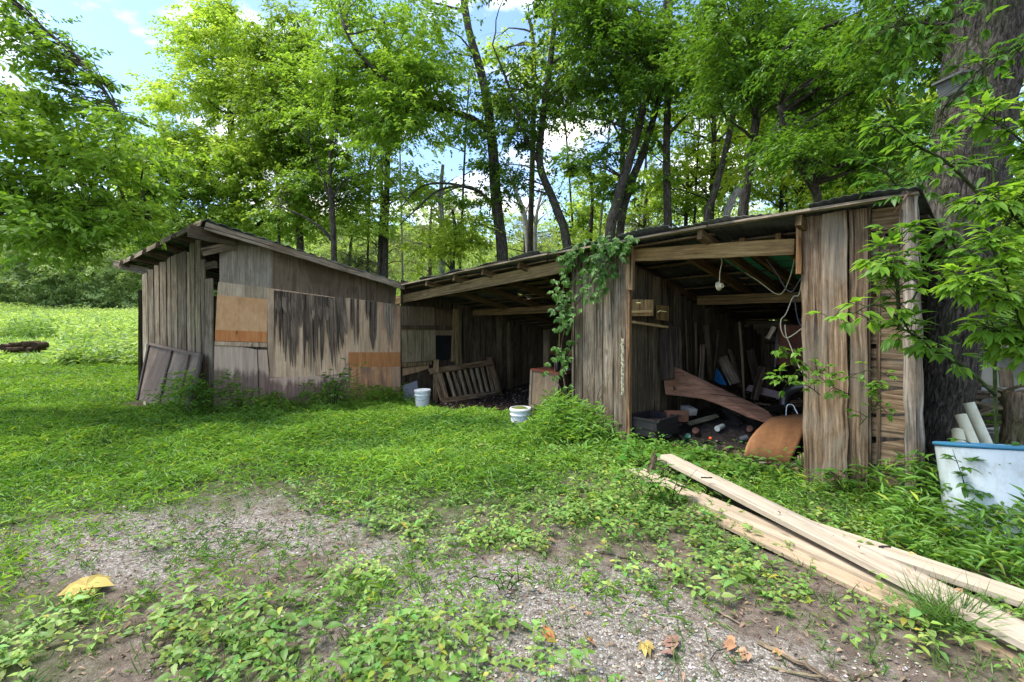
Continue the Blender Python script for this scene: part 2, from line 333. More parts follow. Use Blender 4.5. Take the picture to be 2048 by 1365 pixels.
n2 = noise(nt, ob, 3.6, 8, .75); a2 = N(nt, 'ShaderNodeMath', operation='MULTIPLY_ADD'); nt.links.new(n2, a2.inputs[0]); a2.inputs[1].default_value = 2.0; nt.links.new(gs.outputs[0], a2.inputs[2])
gm = ramp(nt, a2.outputs[0], [(1.0/1.0*.0, 0.0), (1, 1.0)])
sb = N(nt, 'ShaderNodeMath', operation='SUBTRACT'); nt.links.new(a2.outputs[0], sb.inputs[0]); sb.inputs[1].default_value = 1.42
cl = N(nt, 'ShaderNodeMath', operation='MULTIPLY'); cl.use_clamp = True; nt.links.new(sb.outputs[0], cl.inputs[0]); cl.inputs[1].default_value = 3
col = mixcol(nt, cl.outputs[0], so, st)
gr = ramp(nt, noise(nt, ob, 14, 6, .7), [(.35, (.022, .045, .01)), (.65, (.07, .13, .025))])
col = mixcol(nt, gs.outputs[1], col, gr)
fl = ramp(nt, n0, [(.35, (.018, .012, .009)), (.65, (.075, .05, .035))]); col = mixcol(nt, gs.outputs[2], col, fl)
finish(nt, col, .95, mixcol(nt, .5, v2.outputs['Distance'], n1), .9, .02, .15); M['ground'] = m

# ------------------------------------------------------------------ where grass, weeds and gravel lie (looked up at ground points)
TX = np.array([-400, 0, 256, 512, 768, 1024, 1280, 1536, 1792, 2048, 2500.])
TY = np.array([740, 850, 900, 950, 1000, 1050, 1100, 1150, 1200, 1300, 1400.])
LU = .12+.88*np.array([[1, 1, 1, 1, 1, 1, .8, .8, 1, 1, 1],
 [1, 1, 1, 1, 1, 1, .9, .8, 1, 1, 1],
 [1, 1, 1, 1, 1, 1, .8, .9, 1, 1, 1],
 [1, 1, .95, .8, 1, .9, .35, .95, 1, 1, 1],
 [1, .9, .75, .3, .65, .6, .25, .8, 1, 1, 1],
 [.8, .65, .35, .12, .28, .35, .2, .35, .9, 1, 1],
 [.5, .3, .1, .12, .15, .14, .2, .2, .5, .95, 1],
 [.5, .35, .12, .2, .2, .06, .1, .2, .3, .7, 1],
 [.7, .6, .3, .35, .35, .05, .04, .12, .2, .5, 1],
 [.8, .6, .35, .4, .4, .12, .03, .06, .15, .45, 1],
 [.8, .6, .4, .4, .4, .15, .03, .05, .15, .5, 1.]])
WE = np.array([1, .72, .72, .85, .9, 1, 1, 1, 1, 1, 1])*np.array([[.1]*11, [.1, .1, .1, .15, .1, .15, .9, .6, .3, .2, .2], [.1, .1, .1, .15, .1, .2, .9, .7, .3, .2, .2],
 [.1, .1, .1, .1, .15, .4, .8, .4, .2, .2, .2], [.2, .2, .2, .2, .25, .5, .8, .5, .2, .2, .2],
 [.2, .2, .15, .12, .3, .45, .8, .8, .3, .2, .2], [.3, .2, .15, .25, .3, .35, .5, .8, .5, .3, .3],
 [.4, .35, .3, .5, .55, .3, .25, .6, .6, .3, .3], [.6, .6, .6, .7, .7, .3, .15, .5, .6, .3, .3],
 [.8, .8, .8, .9, .9, .65, .12, .3, .5, .5, .4], [.8, .8, .8, .9, .9, .6, .1, .15, .4, .5, .4]])
GR = np.array([[0]*11, [0]*11, [0]*11, [0, 0, 0, .2, 0, 0, 0, 0, 0, 0, 0], [.1, .1, .3, .6, .3, .1, 0, 0, 0, 0, 0],
 [.3, .4, .8, .9, .7, .2, .1, 0, 0, 0, 0], [.3, .6, 1, .6, .6, .5, .3, 0, 0, 0, 0], [.2, .5, .8, .3, .7, .95, .7, .1, 0, 0, 0],
 [.2, .3, .4, .4, .8, 1, .9, .2, .1, 0, 0], [.2, .2, .3, .4, .6, 1, 1, .7, .3, .1, 0], [.2, .2, .3, .4, .5, .9, 1, .9, .4, .2, 0]])
def look(T, x, y, z=0):
    y = np.maximum(np.asarray(y, float), 1.75); px = HX+FPX*x/y; py = HY+FPX*CAMZ/y
    ix = np.clip(np.searchsorted(TX, px)-1, 0, len(TX)-2); iy = np.clip(np.searchsorted(TY, py)-1, 0, len(TY)-2)
    fx = np.clip((px-TX[ix])/(TX[ix+1]-TX[ix]), 0, 1); fy = np.clip((py-TY[iy])/(TY[iy+1]-TY[iy]), 0, 1)
    return (T[iy, ix]*(1-fx)+T[iy, ix+1]*fx)*(1-fy)+(T[iy+1, ix]*(1-fx)+T[iy+1, ix+1]*fx)*fy
WA = Vector((-5.0, 8.0, 0)); WB = Vector((-2.33, 10.05, 0)); WC = Vector((-7.75, 10.0, 0))
def tv(x, y):
    a = np.asarray(x)-3.2; b = np.asarray(y)-3.8; return a*UX+b*UY, a*VX+b*VY
def inside(x, y, m=0.0):       # under the shed's roofs
    t, v_ = tv(x, y); a = (t > .1)&(t < 8.3)&(v_ > m)&(v_ < 4.4)
    # wing: between wall A-B and 4 m behind it
    d = (WB-WA).normalized(); n = Vector((-d.y, d.x, 0)); rx = np.asarray(x)-WA.x; ry = np.asarray(y)-WA.y
    s = rx*d.x+ry*d.y; q = rx*n.x+ry*n.y
    return a | ((q > m)&(q < 3.6)&(s > -.1-q*.55)&(s < 3.5))

# ------------------------------------------------------------------ ground sheet
def make_ground():
    def axis(a, b, steps):
        return np.array(steps)
    xs = np.concatenate([-np.geomspace(260, 14, 40), np.linspace(-13.6, -6.6, 30), np.arange(-6.5, 6.5, .07), np.linspace(6.6, 14, 24), np.geomspace(15, 260, 40)])
    ys = np.concatenate([[-60, -30, -12, -5, -2, 0, .8], np.arange(1.2, 8, .06), np.arange(8, 15, .16), np.geomspace(15.3, 400, 90)])
    X, Y = np.meshgrid(xs, ys); Z = gz(X, Y)
    near = (Y < 9)&(Y > 1)
    Z = Z+near*(fbm(X, Y, 6)-.47)*.03
    ins = inside(X, Y, .25); Z = Z+ins*(fbm(X, Y, 3)-.47)*.08
    nx, ny = len(xs), len(ys); co = np.stack([X, Y, Z], -1).reshape(-1, 3)
    i = np.arange(nx*ny).reshape(ny, nx); f = np.stack([i[:-1, :-1], i[:-1, 1:], i[1:, 1:], i[1:, :-1]], -1).reshape(-1, 4)
    me = bpy.data.meshes.new('ground'); me.from_pydata(co, [], f.tolist()) if False else None
    me.vertices.add(len(co)); me.vertices.foreach_set('co', co.ravel().astype(np.float32))
    me.loops.add(f.size); me.loops.foreach_set('vertex_index', f.ravel().astype(np.int32))
    me.polygons.add(len(f)); me.polygons.foreach_set('loop_start', np.arange(0, f.size, 4, dtype=np.int32))
    me.polygons.foreach_set('use_smooth', np.ones(len(f), bool)); me.update(calc_edges=True)
    c = np.ones((len(co), 4), np.float32); x = co[:, 0]; y = co[:, 1]
    c[:, 0] = look(GR, x, y); c[:, 1] = np.clip(look(LU, x, y)*1.3-.5+(fbm(x, y, 1.3)-.47)*1.2, 0, 1)*(y > 1.6)+(y > 9.5); c[:, 1] = np.clip(c[:, 1], 0, 1)
    ii = inside(x, y, -.1); c[:, 2] = ii; c[ii, 1] = 0
    ca = me.color_attributes.new('tint', 'FLOAT_COLOR', 'POINT'); ca.data.foreach_set('color', c.ravel())
    me.materials.append(M['ground']); o = bpy.data.objects.new('ground', me); COL.objects.link(o)
    tag(o, 'gravelly yard soil running into lawn, field and wooded slope', None, None, 'structure')
make_ground()

# ------------------------------------------------------------------ leaves
def norm(a): return a/np.maximum(np.linalg.norm(a, axis=-1, keepdims=True), 1e-9)
def leafmesh(name, pos, dirv, nrm, L, W, tint, mat, parent=None, rich=False, curl=.15, fold=.25):
    n = len(pos); d = norm(dirv); s = norm(np.cross(d, nrm)); u = np.cross(s, d)
    L = np.broadcast_to(L, (n,))[:, None]; W = np.broadcast_to(W, (n,))[:, None]
    if rich:      # pointed oval, two halves folded on the midrib
        prof = [(.0, .0, 0), (.28, .42, .0), (.62, .36, -.35), (1.0, 0, -1.0)]
        mid = [pos+d*L*a+u*L*curl*b for a, _, b in prof]
        l = [mid[k]-s*W*prof[k][1]+u*W*fold*prof[k][1] for k in (1, 2)]; r = [mid[k]+s*W*prof[k][1]+u*W*fold*prof[k][1] for k in (1, 2)]
        V = np.stack([mid[0], mid[1], mid[2], mid[3], l[0], l[1], r[0], r[1]], 1); k = 8
        F = [[0, 1, 4], [0, 6, 1], [1, 2, 5, 4], [1, 6, 7, 2], [2, 3, 5], [2, 7, 3]]
    else:
        V = np.stack([pos, pos+d*L*.42-s*W*.5+u*W*fold*.5, pos+d*L-u*L*curl, pos+d*L*.42+s*W*.5+u*W*fold*.5], 1); k = 4
        F = [[0, 1, 2], [0, 2, 3]] 
        F = [[0, 3, 2], [0, 2, 1]]
    base = (np.arange(n)*k)[:, None]; loops = []; tot = []
    Fl = np.concatenate([np.array(f) for f in F]); sizes = np.array([len(f) for f in F])
    LI = (base+Fl[None, :]).ravel(); sz = np.tile(sizes, n); stt = np.concatenate([[0], np.cumsum(sz)[:-1]])
    me = bpy.data.meshes.new(name); co = V.reshape(-1, 3)
    me.vertices.add(len(co)); me.vertices.foreach_set('co', co.ravel().astype(np.float32))
    me.loops.add(len(LI)); me.loops.foreach_set('vertex_index', LI.astype(np.int32))
    me.polygons.add(len(sz)); me.polygons.foreach_set('loop_start', stt.astype(np.int32)); me.update(calc_edges=False)
    if rich: me.polygons.foreach_set('use_smooth', np.ones(len(sz), bool))
    c = np.ones((n, k, 4), np.float32); c[:, :, :3] = tint[:, None, :]
    ca = me.color_attributes.new('tint', 'FLOAT_COLOR', 'POINT'); ca.data.foreach_set('color', c.ravel())
    me.materials.append(mat); me.validate(clean_customdata=False); o = bpy.data.objects.new(name, me); COL.objects.link(o)
    if parent: o.parent = parent
    return o
def tints(n, a, b, var=.2, pos=None, s=.8):
    k = rng.random(n)
    if pos is not None: k = np.clip(.55*(fbm(pos[:, 0]+pos[:, 2]*.7, pos[:, 1]+pos[:, 2], s)*2.4-.65)+.45*k, 0, 1)
    c = np.array(a)[None]*(1-k[:, None])+np.array(b)[None]*k[:, None]
    return np.clip(c*(1+var*(rng.random((n, 1))*2-1)), 0, 1)
def rdir(n, zs=1.0):
    d = rng.normal(size=(n, 3)); d[:, 2] *= zs; return norm(d)

def curve(a, b, sag=.15, n=6):
    a = Vector(a); b = Vector(b); L = (b-a).length; out = []
    o = Vector((rnd.uniform(-1, 1), rnd.uniform(-1, 1), rnd.uniform(.2, 1)))*L*sag
    for i in range(n+1):
        k = i/n; out.append(a.lerp(b, k)+o*math.sin(math.pi*k)+Vector((rnd.uniform(-1, 1), rnd.uniform(-1, 1), rnd.uniform(-1, 1)))*L*.02*(0 < i < n))
    return out
def catmull(p, k=4):
    p = [Vector(q) for q in p]; out = []
    for i in range(len(p)-1):
        a = p[max(i-1, 0)]; b = p[i]; c = p[i+1]; d = p[min(i+2, len(p)-1)]
        for j in range(k):
            t = j/k; out.append(.5*((2*b)+(c-a)*t+(2*a-5*b+4*c-d)*t*t+(3*b-a-3*c+d)*t*t*t))
    out.append(p[-1]); return out
BRIGHT = ((.26, .42, .05), (.52, .66, .12)); MIDG = ((.13, .27, .03), (.34, .52, .07)); DARKG = ((.05, .135, .018), (.16, .30, .035))
CEDAR = ((.10, .125, .065), (.2, .235, .12)); YEL = ((.3, .44, .04), (.52, .62, .09))  # YEL puts the sunlight on far foliage into the leaf colour
def leafy(centers, radii, counts, size, pal, rich=False, flat=.55, compound=False):
    ps = []; ds = []; ns = []; nv = []
    for c, r, n in zip(centers, radii, counts):
        nt_ = max(3, n//(26 if not compound else 16)); c = np.array(c)
        s0 = c+rdir(nt_)*r*rng.uniform(0, .55, (nt_, 1)); dr = rdir(nt_, flat); dr[:, 2] -= .08; dr = norm(dr)
        e0 = c+dr*r*rng.uniform(.5, 1.75, (nt_, 1)); e0[:, 2] = c[2]+(e0[:, 2]-c[2])*.75
        ti = rng.integers(0, nt_, n); k = rng.random(n)[:, None]**.65
        tw = norm(e0-s0)[ti]; p = s0[ti]+(e0-s0)[ti]*k; p[:, 2] -= (k[:, 0]**2)*.12*r
        side = norm(np.cross(tw, [0, 0, 1.])); sg = np.where(rng.random((n, 1)) < .5, -1, 1)
        d = norm(tw*.6+side*sg*.8+rdir(n)*.45+np.array([0, 0, -.28])); p = p+rdir(n)*size*.5
        m_ = norm(rdir(n)*.75+np.array([0, 0, 1.]))
        ps.append(p); ds.append(d); ns.append(m_)
    return np.concatenate(ps), np.concatenate(ds), np.concatenate(ns)
def tree(label, trunk, rects, size=.11, pal=MIDG, bark_='bark', limbs=(), name='tree', group=None, cat='tree', rich=False, limb_r=.3, vine=0, ground=True, flat=.55, nlimb=14, wl=.5, s=1.0):
    """trunk: [(px, py, Y, radius m)...] bottom to top; rects: (x0, y0, x1, y1, Y0, Y1, clusters, radius m, leaves each)"""
    trunk = [(a, b, Y*s, r*s) for a, b, Y, r in trunk]; limbs = [(r*s, [(a, b, Y*s) for a, b, Y in l]) for r, l in limbs]
    rects = [(a, b, c, d, Y0*s, Y1*s, n, r*s, int(k*s)) for a, b, c, d, Y0, Y1, n, r, k in rects]; size *= .86*s**.6
    root = thing(name, label, cat, group=group)
    tp = [P(a, b, Y) for a, b, Y, r in trunk]; tr = [q[3]*(.84 if q[2] > 9 else 1) for q in trunk]
    if ground:
        g = Vector((tp[0].x-(tp[1].x-tp[0].x)*.2, tp[0].y, gz1(tp[0].x, tp[0].y)-.15)); tp = [g]+tp; tr = [tr[0]*1.5]+tr
    pts = catmull(tp, 5); rad = list(np.interp(np.linspace(0, 1, len(pts)), np.linspace(0, 1, len(tr)), tr))
    mb = MB(); mb.tube(pts, rad, 14 if tr[0] > .2 else 9, lump=.07, tint=(1, 1, 1))
    for lm in limbs:
        lp = catmull([P(a, b, Y) for a, b, Y in lm[1]], 4); mb.tube(lp, list(np.linspace(lm[0], lm[0]*.25, len(lp))), 7, lump=.08)
        pts = pts+lp[2:]; rad = rad+[lm[0]*.5]*len(lp[2:])
    C = []; RR = []; NN = []; first = True
    for (x0, y0, x1, y1, Y0, Y1, n, r, cnt) in rects:
        for i in range(n):
            c = P(rnd.uniform(x0, x1), rnd.uniform(y0, y1), rnd.uniform(Y0, Y1)); C.append(c); RR.append(r*rnd.uniform(.7, 1.25)); NN.append(int(cnt*rnd.uniform(.7, 1.3)))
    order = sorted(range(len(C)), key=lambda i: rnd.random())[:nlimb*3]
    for i in order:
        c = C[i]; best = min(range(len(pts)), key=lambda j: (pts[j]-c).length+max(0, pts[j].z-c.z+.3)*2.0+.0)
        L = (pts[best]-c).length
        if L > 6.5 or L < .1: continue
        cv = curve(pts[best], c, .12, 6); r0 = min(rad[best]*.6, .018*L+.008)
        mb.tube(cv, list(np.linspace(r0, .005, 7)), 5, lump=.05, cap=False)
        for k in range(4):
            e = c+Vector(tuple(rdir(1, .6)[0]))*RR[i]*.9; mb.tube(curve(cv[4], e, .1, 3), [.008, .006, .004, .002], 3, cap=False)
    mb.build('trunk', M[bark_], root, smooth=True)
    if C:
        p, d, n_ = leafy(C, RR, NN, size, pal, rich, flat)
        ln = size*rng.uniform(.65, 1.25, len(p))
        leafmesh('crown', p, d, n_, ln, ln*wl, tints(len(p), pal[0], pal[1], .25, p), M['leaf'], root, rich)
    if vine:
        n = vine; k = rng.integers(0, max(2, int(len(pts)*.8)), n); q = np.array([tuple(pts[j]) for j in k]); rr = np.array([rad[j] for j in k])[:, None]
        a = rng.random(n)*6.28; o_ = np.stack([np.cos(a), np.sin(a), rng.normal(size=n)*.8], 1); p = q+o_*(rr+.05+.16*rng.random((n, 1)))
        p[:, 2] += rng.normal(size=n)*.2
        leafmesh('vine', p, norm(o_*[1, 1, 0]+[0, 0, -.6]+rdir(n)*.4), norm(o_+rdir(n)*.3), .1*rng.uniform(.6, 1.3, n), .075, tints(n, (.04, .1, .015), (.11, .21, .03), .2), M['leaf'], root, True)
    return place(root)

# ================================================================== THE SHED
FP = Pl(B(0, 0, 0), B(8, 0, 0)); WP = Pl(WA, WB); SP = Pl(B(8.26, 0, 0), B(8.26, 4, 0)); EP = Pl(WA, WC)
FN = FP.n
def tpx(px): a = (px-HX)/FPX; return (3.2-3.8*a)/(.66+.75*a)
def zf(t): return 1.5+float(np.interp(t, [-.3, 2.7, 5, 8.4], [.965, .945, .86, .69]))
def zr(t, v): return zf(t)-.22*(v+.25)
shed = thing('wooden_shed', 'weathered L-shaped open-front wooden shed with low metal roof and patched plywood wing', 'shed')
def part(name, parent=shed): o = bpy.data.objects.new(name, None); COL.objects.link(o); o.parent = parent; return o
def vboard(mb, pl, px0, px1, ztop, zbot, off=0, th=.025, tint=None, seg=5, jit=.006, skew=.012, lean=0):
    a = pl.at(px0, 640, off); b = pl.at(px1, 640, off); c = (a+b)/2; w_ = (Vector((a.x, a.y, 0))-Vector((b.x, b.y, 0))).length
    zt = ztop(c) if callable(ztop) else ztop
    mb.board((c.x, c.y, zbot), (c.x+pl.d.x*lean, c.y+pl.d.y*lean, zt), w_, th, pl.n, seg, jit, tint, skew=skew)
# --- left pillar and right pillar of the open bays: vertical planks
g = lambda k, b=1.0: (k*b, k*b*.97, k*b*.92)
mb = MB(); ed = [1144, 1151, 1166, 1189.5, 1207, 1228.5, 1254]
for i in range(6):
    t_ = tpx((ed[i]+ed[i+1])/2)
    vboard(mb, FP, ed[i]+.8, ed[i+1]-.6, zf(t_)-.03, -.12, .02+(i % 2)*.012, .028, g([.8, .75, 1.05, .75, 1.15, .95][i]), seg=9, jit=.004)
vboard(mb, FP, 1254.5, 1261, 2.36, -.1, .035, .05, (1.0, .72, .5), seg=8, jit=.003)
vboard(mb, FP, 1254, 1267, 2.38, 1.86, .075, .045, (1.15, .9, .62), seg=3)
mb.build('pillar', M['grey_wood'], shed, label='grey plank pillar between the two open bays')
mb = MB(); ed = [1604, 1654, 1700, 1738]
for i, (b0, b1, tt, bot) in enumerate([(1610, 1652, .92, -.1), (1646, 1697, 1.1, -.1), (1700, 1737, .8, -.1)]):
    t_ = tpx((b0+b1)/2); vboard(mb, FP, b0, b1, zf(t_)-.02, -.12, .03+i % 2*.02, .035, g(tt), seg=12, jit=.008, lean=(.03, .01, .0)[i])
vboard(mb, FP, 1594, 1604, zf(.85)-.1, 1.92, .06, .05, (1.15, .85, .55), seg=4)
vboard(mb, FP, 1730, 1742, zf(.3)-.02, -.1, .01, .03, g(.7), seg=8)
mb.build('pillar', M['brown_wood'], shed, label='rough three plank pillar right of the open bay')
mb = MB(); ys = [388, 470, 545, 590, 690, 780, 830, 880, 935, 985, 1010]      # horizontal planks beside the post
for i in range(len(ys)-1):
    a = [FP.at(1740, ys[i]+rnd.uniform(0, 4)+5, -.02), FP.at(1822, ys[i]+rnd.uniform(-3, 3), -.02), FP.at(1822, ys[i+1]-3+rnd.uniform(-2, 2), -.02), FP.at(1740, ys[i+1]-2-5*(i > 5), -.02)]
    for p in a: p.z = min(p.z, zf(.1)-.03)
    mb.panel(a, FN, .03, g(rnd.uniform(.7, 1.2)), uvrot=True)
mb.build('side_panel', M['brown_wood'], shed)
mb = MB()
for i in range(22): v0 = .1+i*.19; mb.board(B(.22, v0, -.1), B(.22, v0, zr(.2, v0)-.12), .18, .025, (UX*-1, -UY, 0), 4, tint=g(rnd.uniform(.6, 1)))
mb.build('side_wall', M['brown_wood'], shed)
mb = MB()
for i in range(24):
    v0 = .05+i*.178; mb.board(B(2.78, v0, -.1), B(2.78, v0, zr(2.78, v0)-.14-(.0 if i < 6 else rnd.uniform(0, .1))), .17, .022, (-UX, -UY, 0), 5, tint=g(rnd.uniform(.7, 1.3)*(1.3 if i < 5 else .8)))  # daylight on the first boards is put into their lighter tint
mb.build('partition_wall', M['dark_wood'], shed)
mb = MB()
for i in range(48):
    t0 = .3+i*.172
    if 0.85 < t0 < 1.12: mb.board(B(t0, 4.25, -.1), B(t0, 4.25, 1.18), .168, .025, FN, 4, tint=g(.8)); continue
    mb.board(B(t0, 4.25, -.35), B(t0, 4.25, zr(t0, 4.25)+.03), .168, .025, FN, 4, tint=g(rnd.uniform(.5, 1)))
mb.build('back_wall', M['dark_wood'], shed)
mb = MB(); mb.board(B(2.9, 4.2, .72), B(8.1, 4.2, .66), .15, .04, FN, 10, tint=(1.6, 1.4, .8)); mb.board(B(.3, 4.2, 1.15), B(2.7, 4.2, 1.15), .1, .04, FN, 6)
mb.build('wall_rail', M['dark_wood'], shed)
# --- beams and posts
def beam(p0, p1, h, th, nrm=None, tint=None, mat='beam_wood', name='beam', seg=10, lab=None):
    mb = MB(); mb.board(p0, p1, h, th, nrm or FN, seg, .004, tint); return mb.build(name, M[mat], shed, label=lab)
beam(FP.at(1590, 494, .0)+Vector((0, 0, 0)), FP.at(1263, 511.5, .0), .15, .05, tint=(1.1, 1, .75))
beam(FP.at(1150, 529, .0), FP.at(793, 601, .0), .17, .05, tint=(1.05, 1.05, .9))
beam(B(.3, 1.75, 1.79), B(2.7, 1.75, 1.78), .13, .05, tint=(.8, .75, .6)); beam(B(2.9, 1.75, 1.78), B(8.2, 1.75, 1.65), .14, .05, tint=(.75, .7, .55))
beam(B(.3, 4.0, 1.43), B(8.2, 4.0, 1.38), .12, .05, mat='dark_wood')
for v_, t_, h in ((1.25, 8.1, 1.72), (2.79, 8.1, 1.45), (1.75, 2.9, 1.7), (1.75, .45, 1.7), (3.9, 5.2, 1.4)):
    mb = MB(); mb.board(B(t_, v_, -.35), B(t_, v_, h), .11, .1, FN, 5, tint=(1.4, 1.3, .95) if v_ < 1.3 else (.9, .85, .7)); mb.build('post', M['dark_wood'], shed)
# --- main roof
roof = MB(); nt_ = 760; nv = 12; ts = np.linspace(-.09, 8.45, nt_); b0 = 0
jag = {}
for i, t in enumerate(ts):
    k = int(t/.66); jag.setdefault(k, (rnd.uniform(-.06, .03), rnd.uniform(0, .012)))
    for j in range(nv+1):
        v_ = -.24+jag[k][0]+(4.55)*j/nv
        z = zr(t, v_)+.031+.005*math.sin(t*2*math.pi/.075)+jag[k][1]+(.02*math.sin(t*5+k) if j == 0 else 0)
        roof.v.append(B(t, v_, z))
for i in range(nt_-1):
    for j in range(nv):
        t = ts[i]; hole = (6.05 < t < 6.12 and j in (4,)) or (5.6 < t < 5.64 and j == 3) or (1.1 < t < 1.16 and j == 3)
        if hole: continue
        a = i*(nv+1)+j; roof.face([a, a+1, a+nv+2, a+nv+1], [(t*.5, j), (t*.5, j+1), (t*.5+.01, j+1), (t*.5+.01, j)], (1, 1, 1))
ro = roof.build('roof', M['roof_metal'], shed, smooth=True); md = ro.modifiers.new('s', 'SOLIDIFY'); md.thickness = .003; md.offset = 1
for k, v_ in enumerate([-.2, .02, .3, .55, .8, 1.05, 1.35, 1.6, 1.9, 2.2, 2.5, 2.8, 3.1, 3.4, 3.7, 4.0]):
    t = -.07
    while t < 8.2:
        L = rnd.uniform(1.6, 2.6); e = min(t+L, 8.35); o_ = rnd.uniform(-.015, .015)
        if k == 0 or rnd.random() < .88:
            mb = MB(); mb.board(B(t, v_+o_, zr(t, v_)+.012), B(e, v_+o_, zr(e, v_)+.012), .09 if k == 0 else rnd.uniform(.09, .2), .022, (0, 0, 1), 4, .008, g(rnd.uniform(.6, 1.5)*(1.1 if k == 0 else 1))); mb.build('purlin', M['roof_board' if k else 'grey_wood'], ro)
        t = e+.01
for px in (1600, 1404, 1203, 1120, 1041, 971, 912, 858):
    a = (px-HX)/FPX; t = (3.2-.15*.75-a*(3.8-.15*.66))/(.66+.75*a); q = rnd.uniform(-.05, .05)
    mb = MB(); mb.board(B(t, -.2+q*.3, zr(t, -.2)-.055), B(t, 4.15, zr(t, 4.15)-.055), .05, .1, (0, 0, 1), 10, .003, (.62, .58, .48))
    mb.build('rafter', M['beam_wood'], ro)
for t in (.35, 1.05, 1.4, 2.1):
    mb = MB(); mb.board(B(t, .15, zr(t, .15)-.06), B(t, 4.15, zr(t, 4.15)-.055), .05, .1, (0, 0, 1), 8, .003, (.7, .6, .45)); mb.build('rafter', M['beam_wood'], ro)
for t, v0, v1 in ((1.72, .75, 1.7), (1.28, .7, 1.75), (1.0, 1.9, 2.3), (3.9, .3, .9)):
    mb = MB(); mb.board(B(t, v0, zr(t, v0)-.004), B(t, v1, zr(t, v1)-.004), .3, .004, (0, 0, 1), 3, .002, (2.2, 2.2, 2.2)); mb.build('green_panel', M['green_sheet'], ro)
# --- left wing: front wall of plywood sheets
def sheet(pxs, mat, off, tint=(1, 1, 1), th=.012, lab=None, uvo=None, parent=None, pl=WP, name='plywood_sheet'):
    mb = MB(); mb.panel([pl.at(a, b, off) for a, b in pxs], pl.n, th, tint, uvo=uvo); return mb.build(name, M[mat], parent or shed, label=lab)
fw = MB(); fw.panel([WP.at(432, 600, -.03), WP.at(432, 850, -.03), WP.at(806, 835, -.03), WP.at(806, 612, -.03)], WP.n, .02, (.5, .5, .5)); fw = fw.build('front_wall', M['ply_grey'], shed)
def fs(*a, **k): return sheet(*a, parent=fw, **k)
fs([(439, 486), (439, 566), (544, 577), (547, 497)], 'ply_grey', .012, (.95, .95, .95))
fs([(546, 496), (544, 577), (666, 596), (668, 535)], 'ply_brown', .008, (.75, .8, .85)); fs([(668, 533), (666, 595), (790, 613), (793, 577)], 'ply_brown', .01, (.65, .7, .75))
fs([(437, 564), (434, 591), (543, 601), (544, 577)], 'ply_grey', .02, (1.5, 1.4, 1.25))
fs([(434.5, 590), (430.6, 660), (534, 664), (535, 599)], 'ply_orange', .028, (1, .95, .88), lab='clean orange tan plywood sheet')
fs([(430.6, 660), (430.4, 682), (534, 685), (534, 664)], 'ply_band', .028, (1, 1, 1), lab='deep orange band of plywood')
fs([(429.5, 683), (429.5, 691), (534, 695), (534, 686)], 'ply_tan', .05, (.8, .78, .75), th=.03, name='trim_board')
fs([(535, 577), (535, 690), (541, 755), (549, 755), (549, 578)], 'ply_tan', .022, (.8, .78, .74))
lo = WP.at(480, 800, 0)
fs([(429, 692), (427, 846), (484, 848), (486, 694)], 'ply_stained', .03, (.9, .9, .95), uvo=WP.at(430, 755, 0), lab='damp stained lower plywood sheet')
fs([(486, 694), (484, 847), (519, 846), (514, 700)], 'ply_stained', .026, (.85, .85, .92), uvo=WP.at(430, 757, 0)); fs([(516, 700), (521, 846), (545, 845), (539, 760), (534, 700)], 'ply_stained', .034, (.9, .86, .9), uvo=WP.at(430, 757, 0))
fs([(548, 578), (539, 755), (607, 754), (698, 748), (697, 700), (692, 598)], 'ply_tan', .014, (1.08, 1, .93), lab='pale peeled plywood sheet')
fs([(692, 596), (697, 705), (762, 706), (762, 605)], 'ply_tan', .02, (.92, .85, .78)); fs([(762, 605), (762, 706), (802, 706), (802, 613), (790, 611)], 'ply_tan', .016, (.95, .8, .7))
fs([(539, 756), (541, 842), (640, 838), (706, 832), (700, 750)], 'ply_stained', .02, (.95, .88, .92), uvo=WP.at(540, 777, 0))
fs([(697, 705), (699, 735), (803, 734), (802, 705)], 'ply_band', .03, (.85, .9, .95), lab='orange brown band of plywood')
fs([(699, 735), (704, 836), (786, 834), (782, 734)], 'ply_rust', .03, (1.0, 1, 1)); fs([(782, 734), (788, 832), (808, 828), (808, 775), (804, 734)], 'ply_tan', .036, (.8, .66, .58))
mb = MB()       # peeling dark strips of veneer
def shred(x, y0, y1, w_, off, lean=0, k=1.0):
    k *= .8
    a = WP.at(x, y0, off); b = WP.at(x+lean, y1, off+rnd.uniform(0, .05)); ppm = 950/a.y
    m_ = a.lerp(b, .72); n_ = WP.n; s_ = WP.d
    wm = w_/ppm/2; t_ = (k, k*.97, k*.95)
    pts = [a-s_*wm, a+s_*wm, m_+s_*wm*rnd.uniform(.4, 1), b+s_*wm*.08, b-s_*wm*.08, m_-s_*wm*rnd.uniform(.5, 1)]
    mb.panel(pts, n_, .004, t_)
for i in range(40):
    x = 551+i*3.2+rnd.uniform(-1.5, 1.5); y0 = 581+(x-548)*.13; ln = rnd.choice([70, 95, 120, 140, 155])*(1 if x < 675 else .8)+rnd.uniform(-10, 10)
    if x > 645: ln = rnd.uniform(90, 150)
    shred(x, y0, min(y0+ln, 745), rnd.uniform(3, 9), .026+rnd.uniform(0, .012), rnd.uniform(-2, 3)+(6 if x > 650 else 0), rnd.uniform(.7, 2.0))
for i in range(9):      # the stubs left at the top
    x = 553+i*14; shred(x+4, 581+(x-548)*.13, 581+(x-548)*.13+rnd.uniform(40, 75), 15, .02, 0, rnd.uniform(1.2, 2.2))
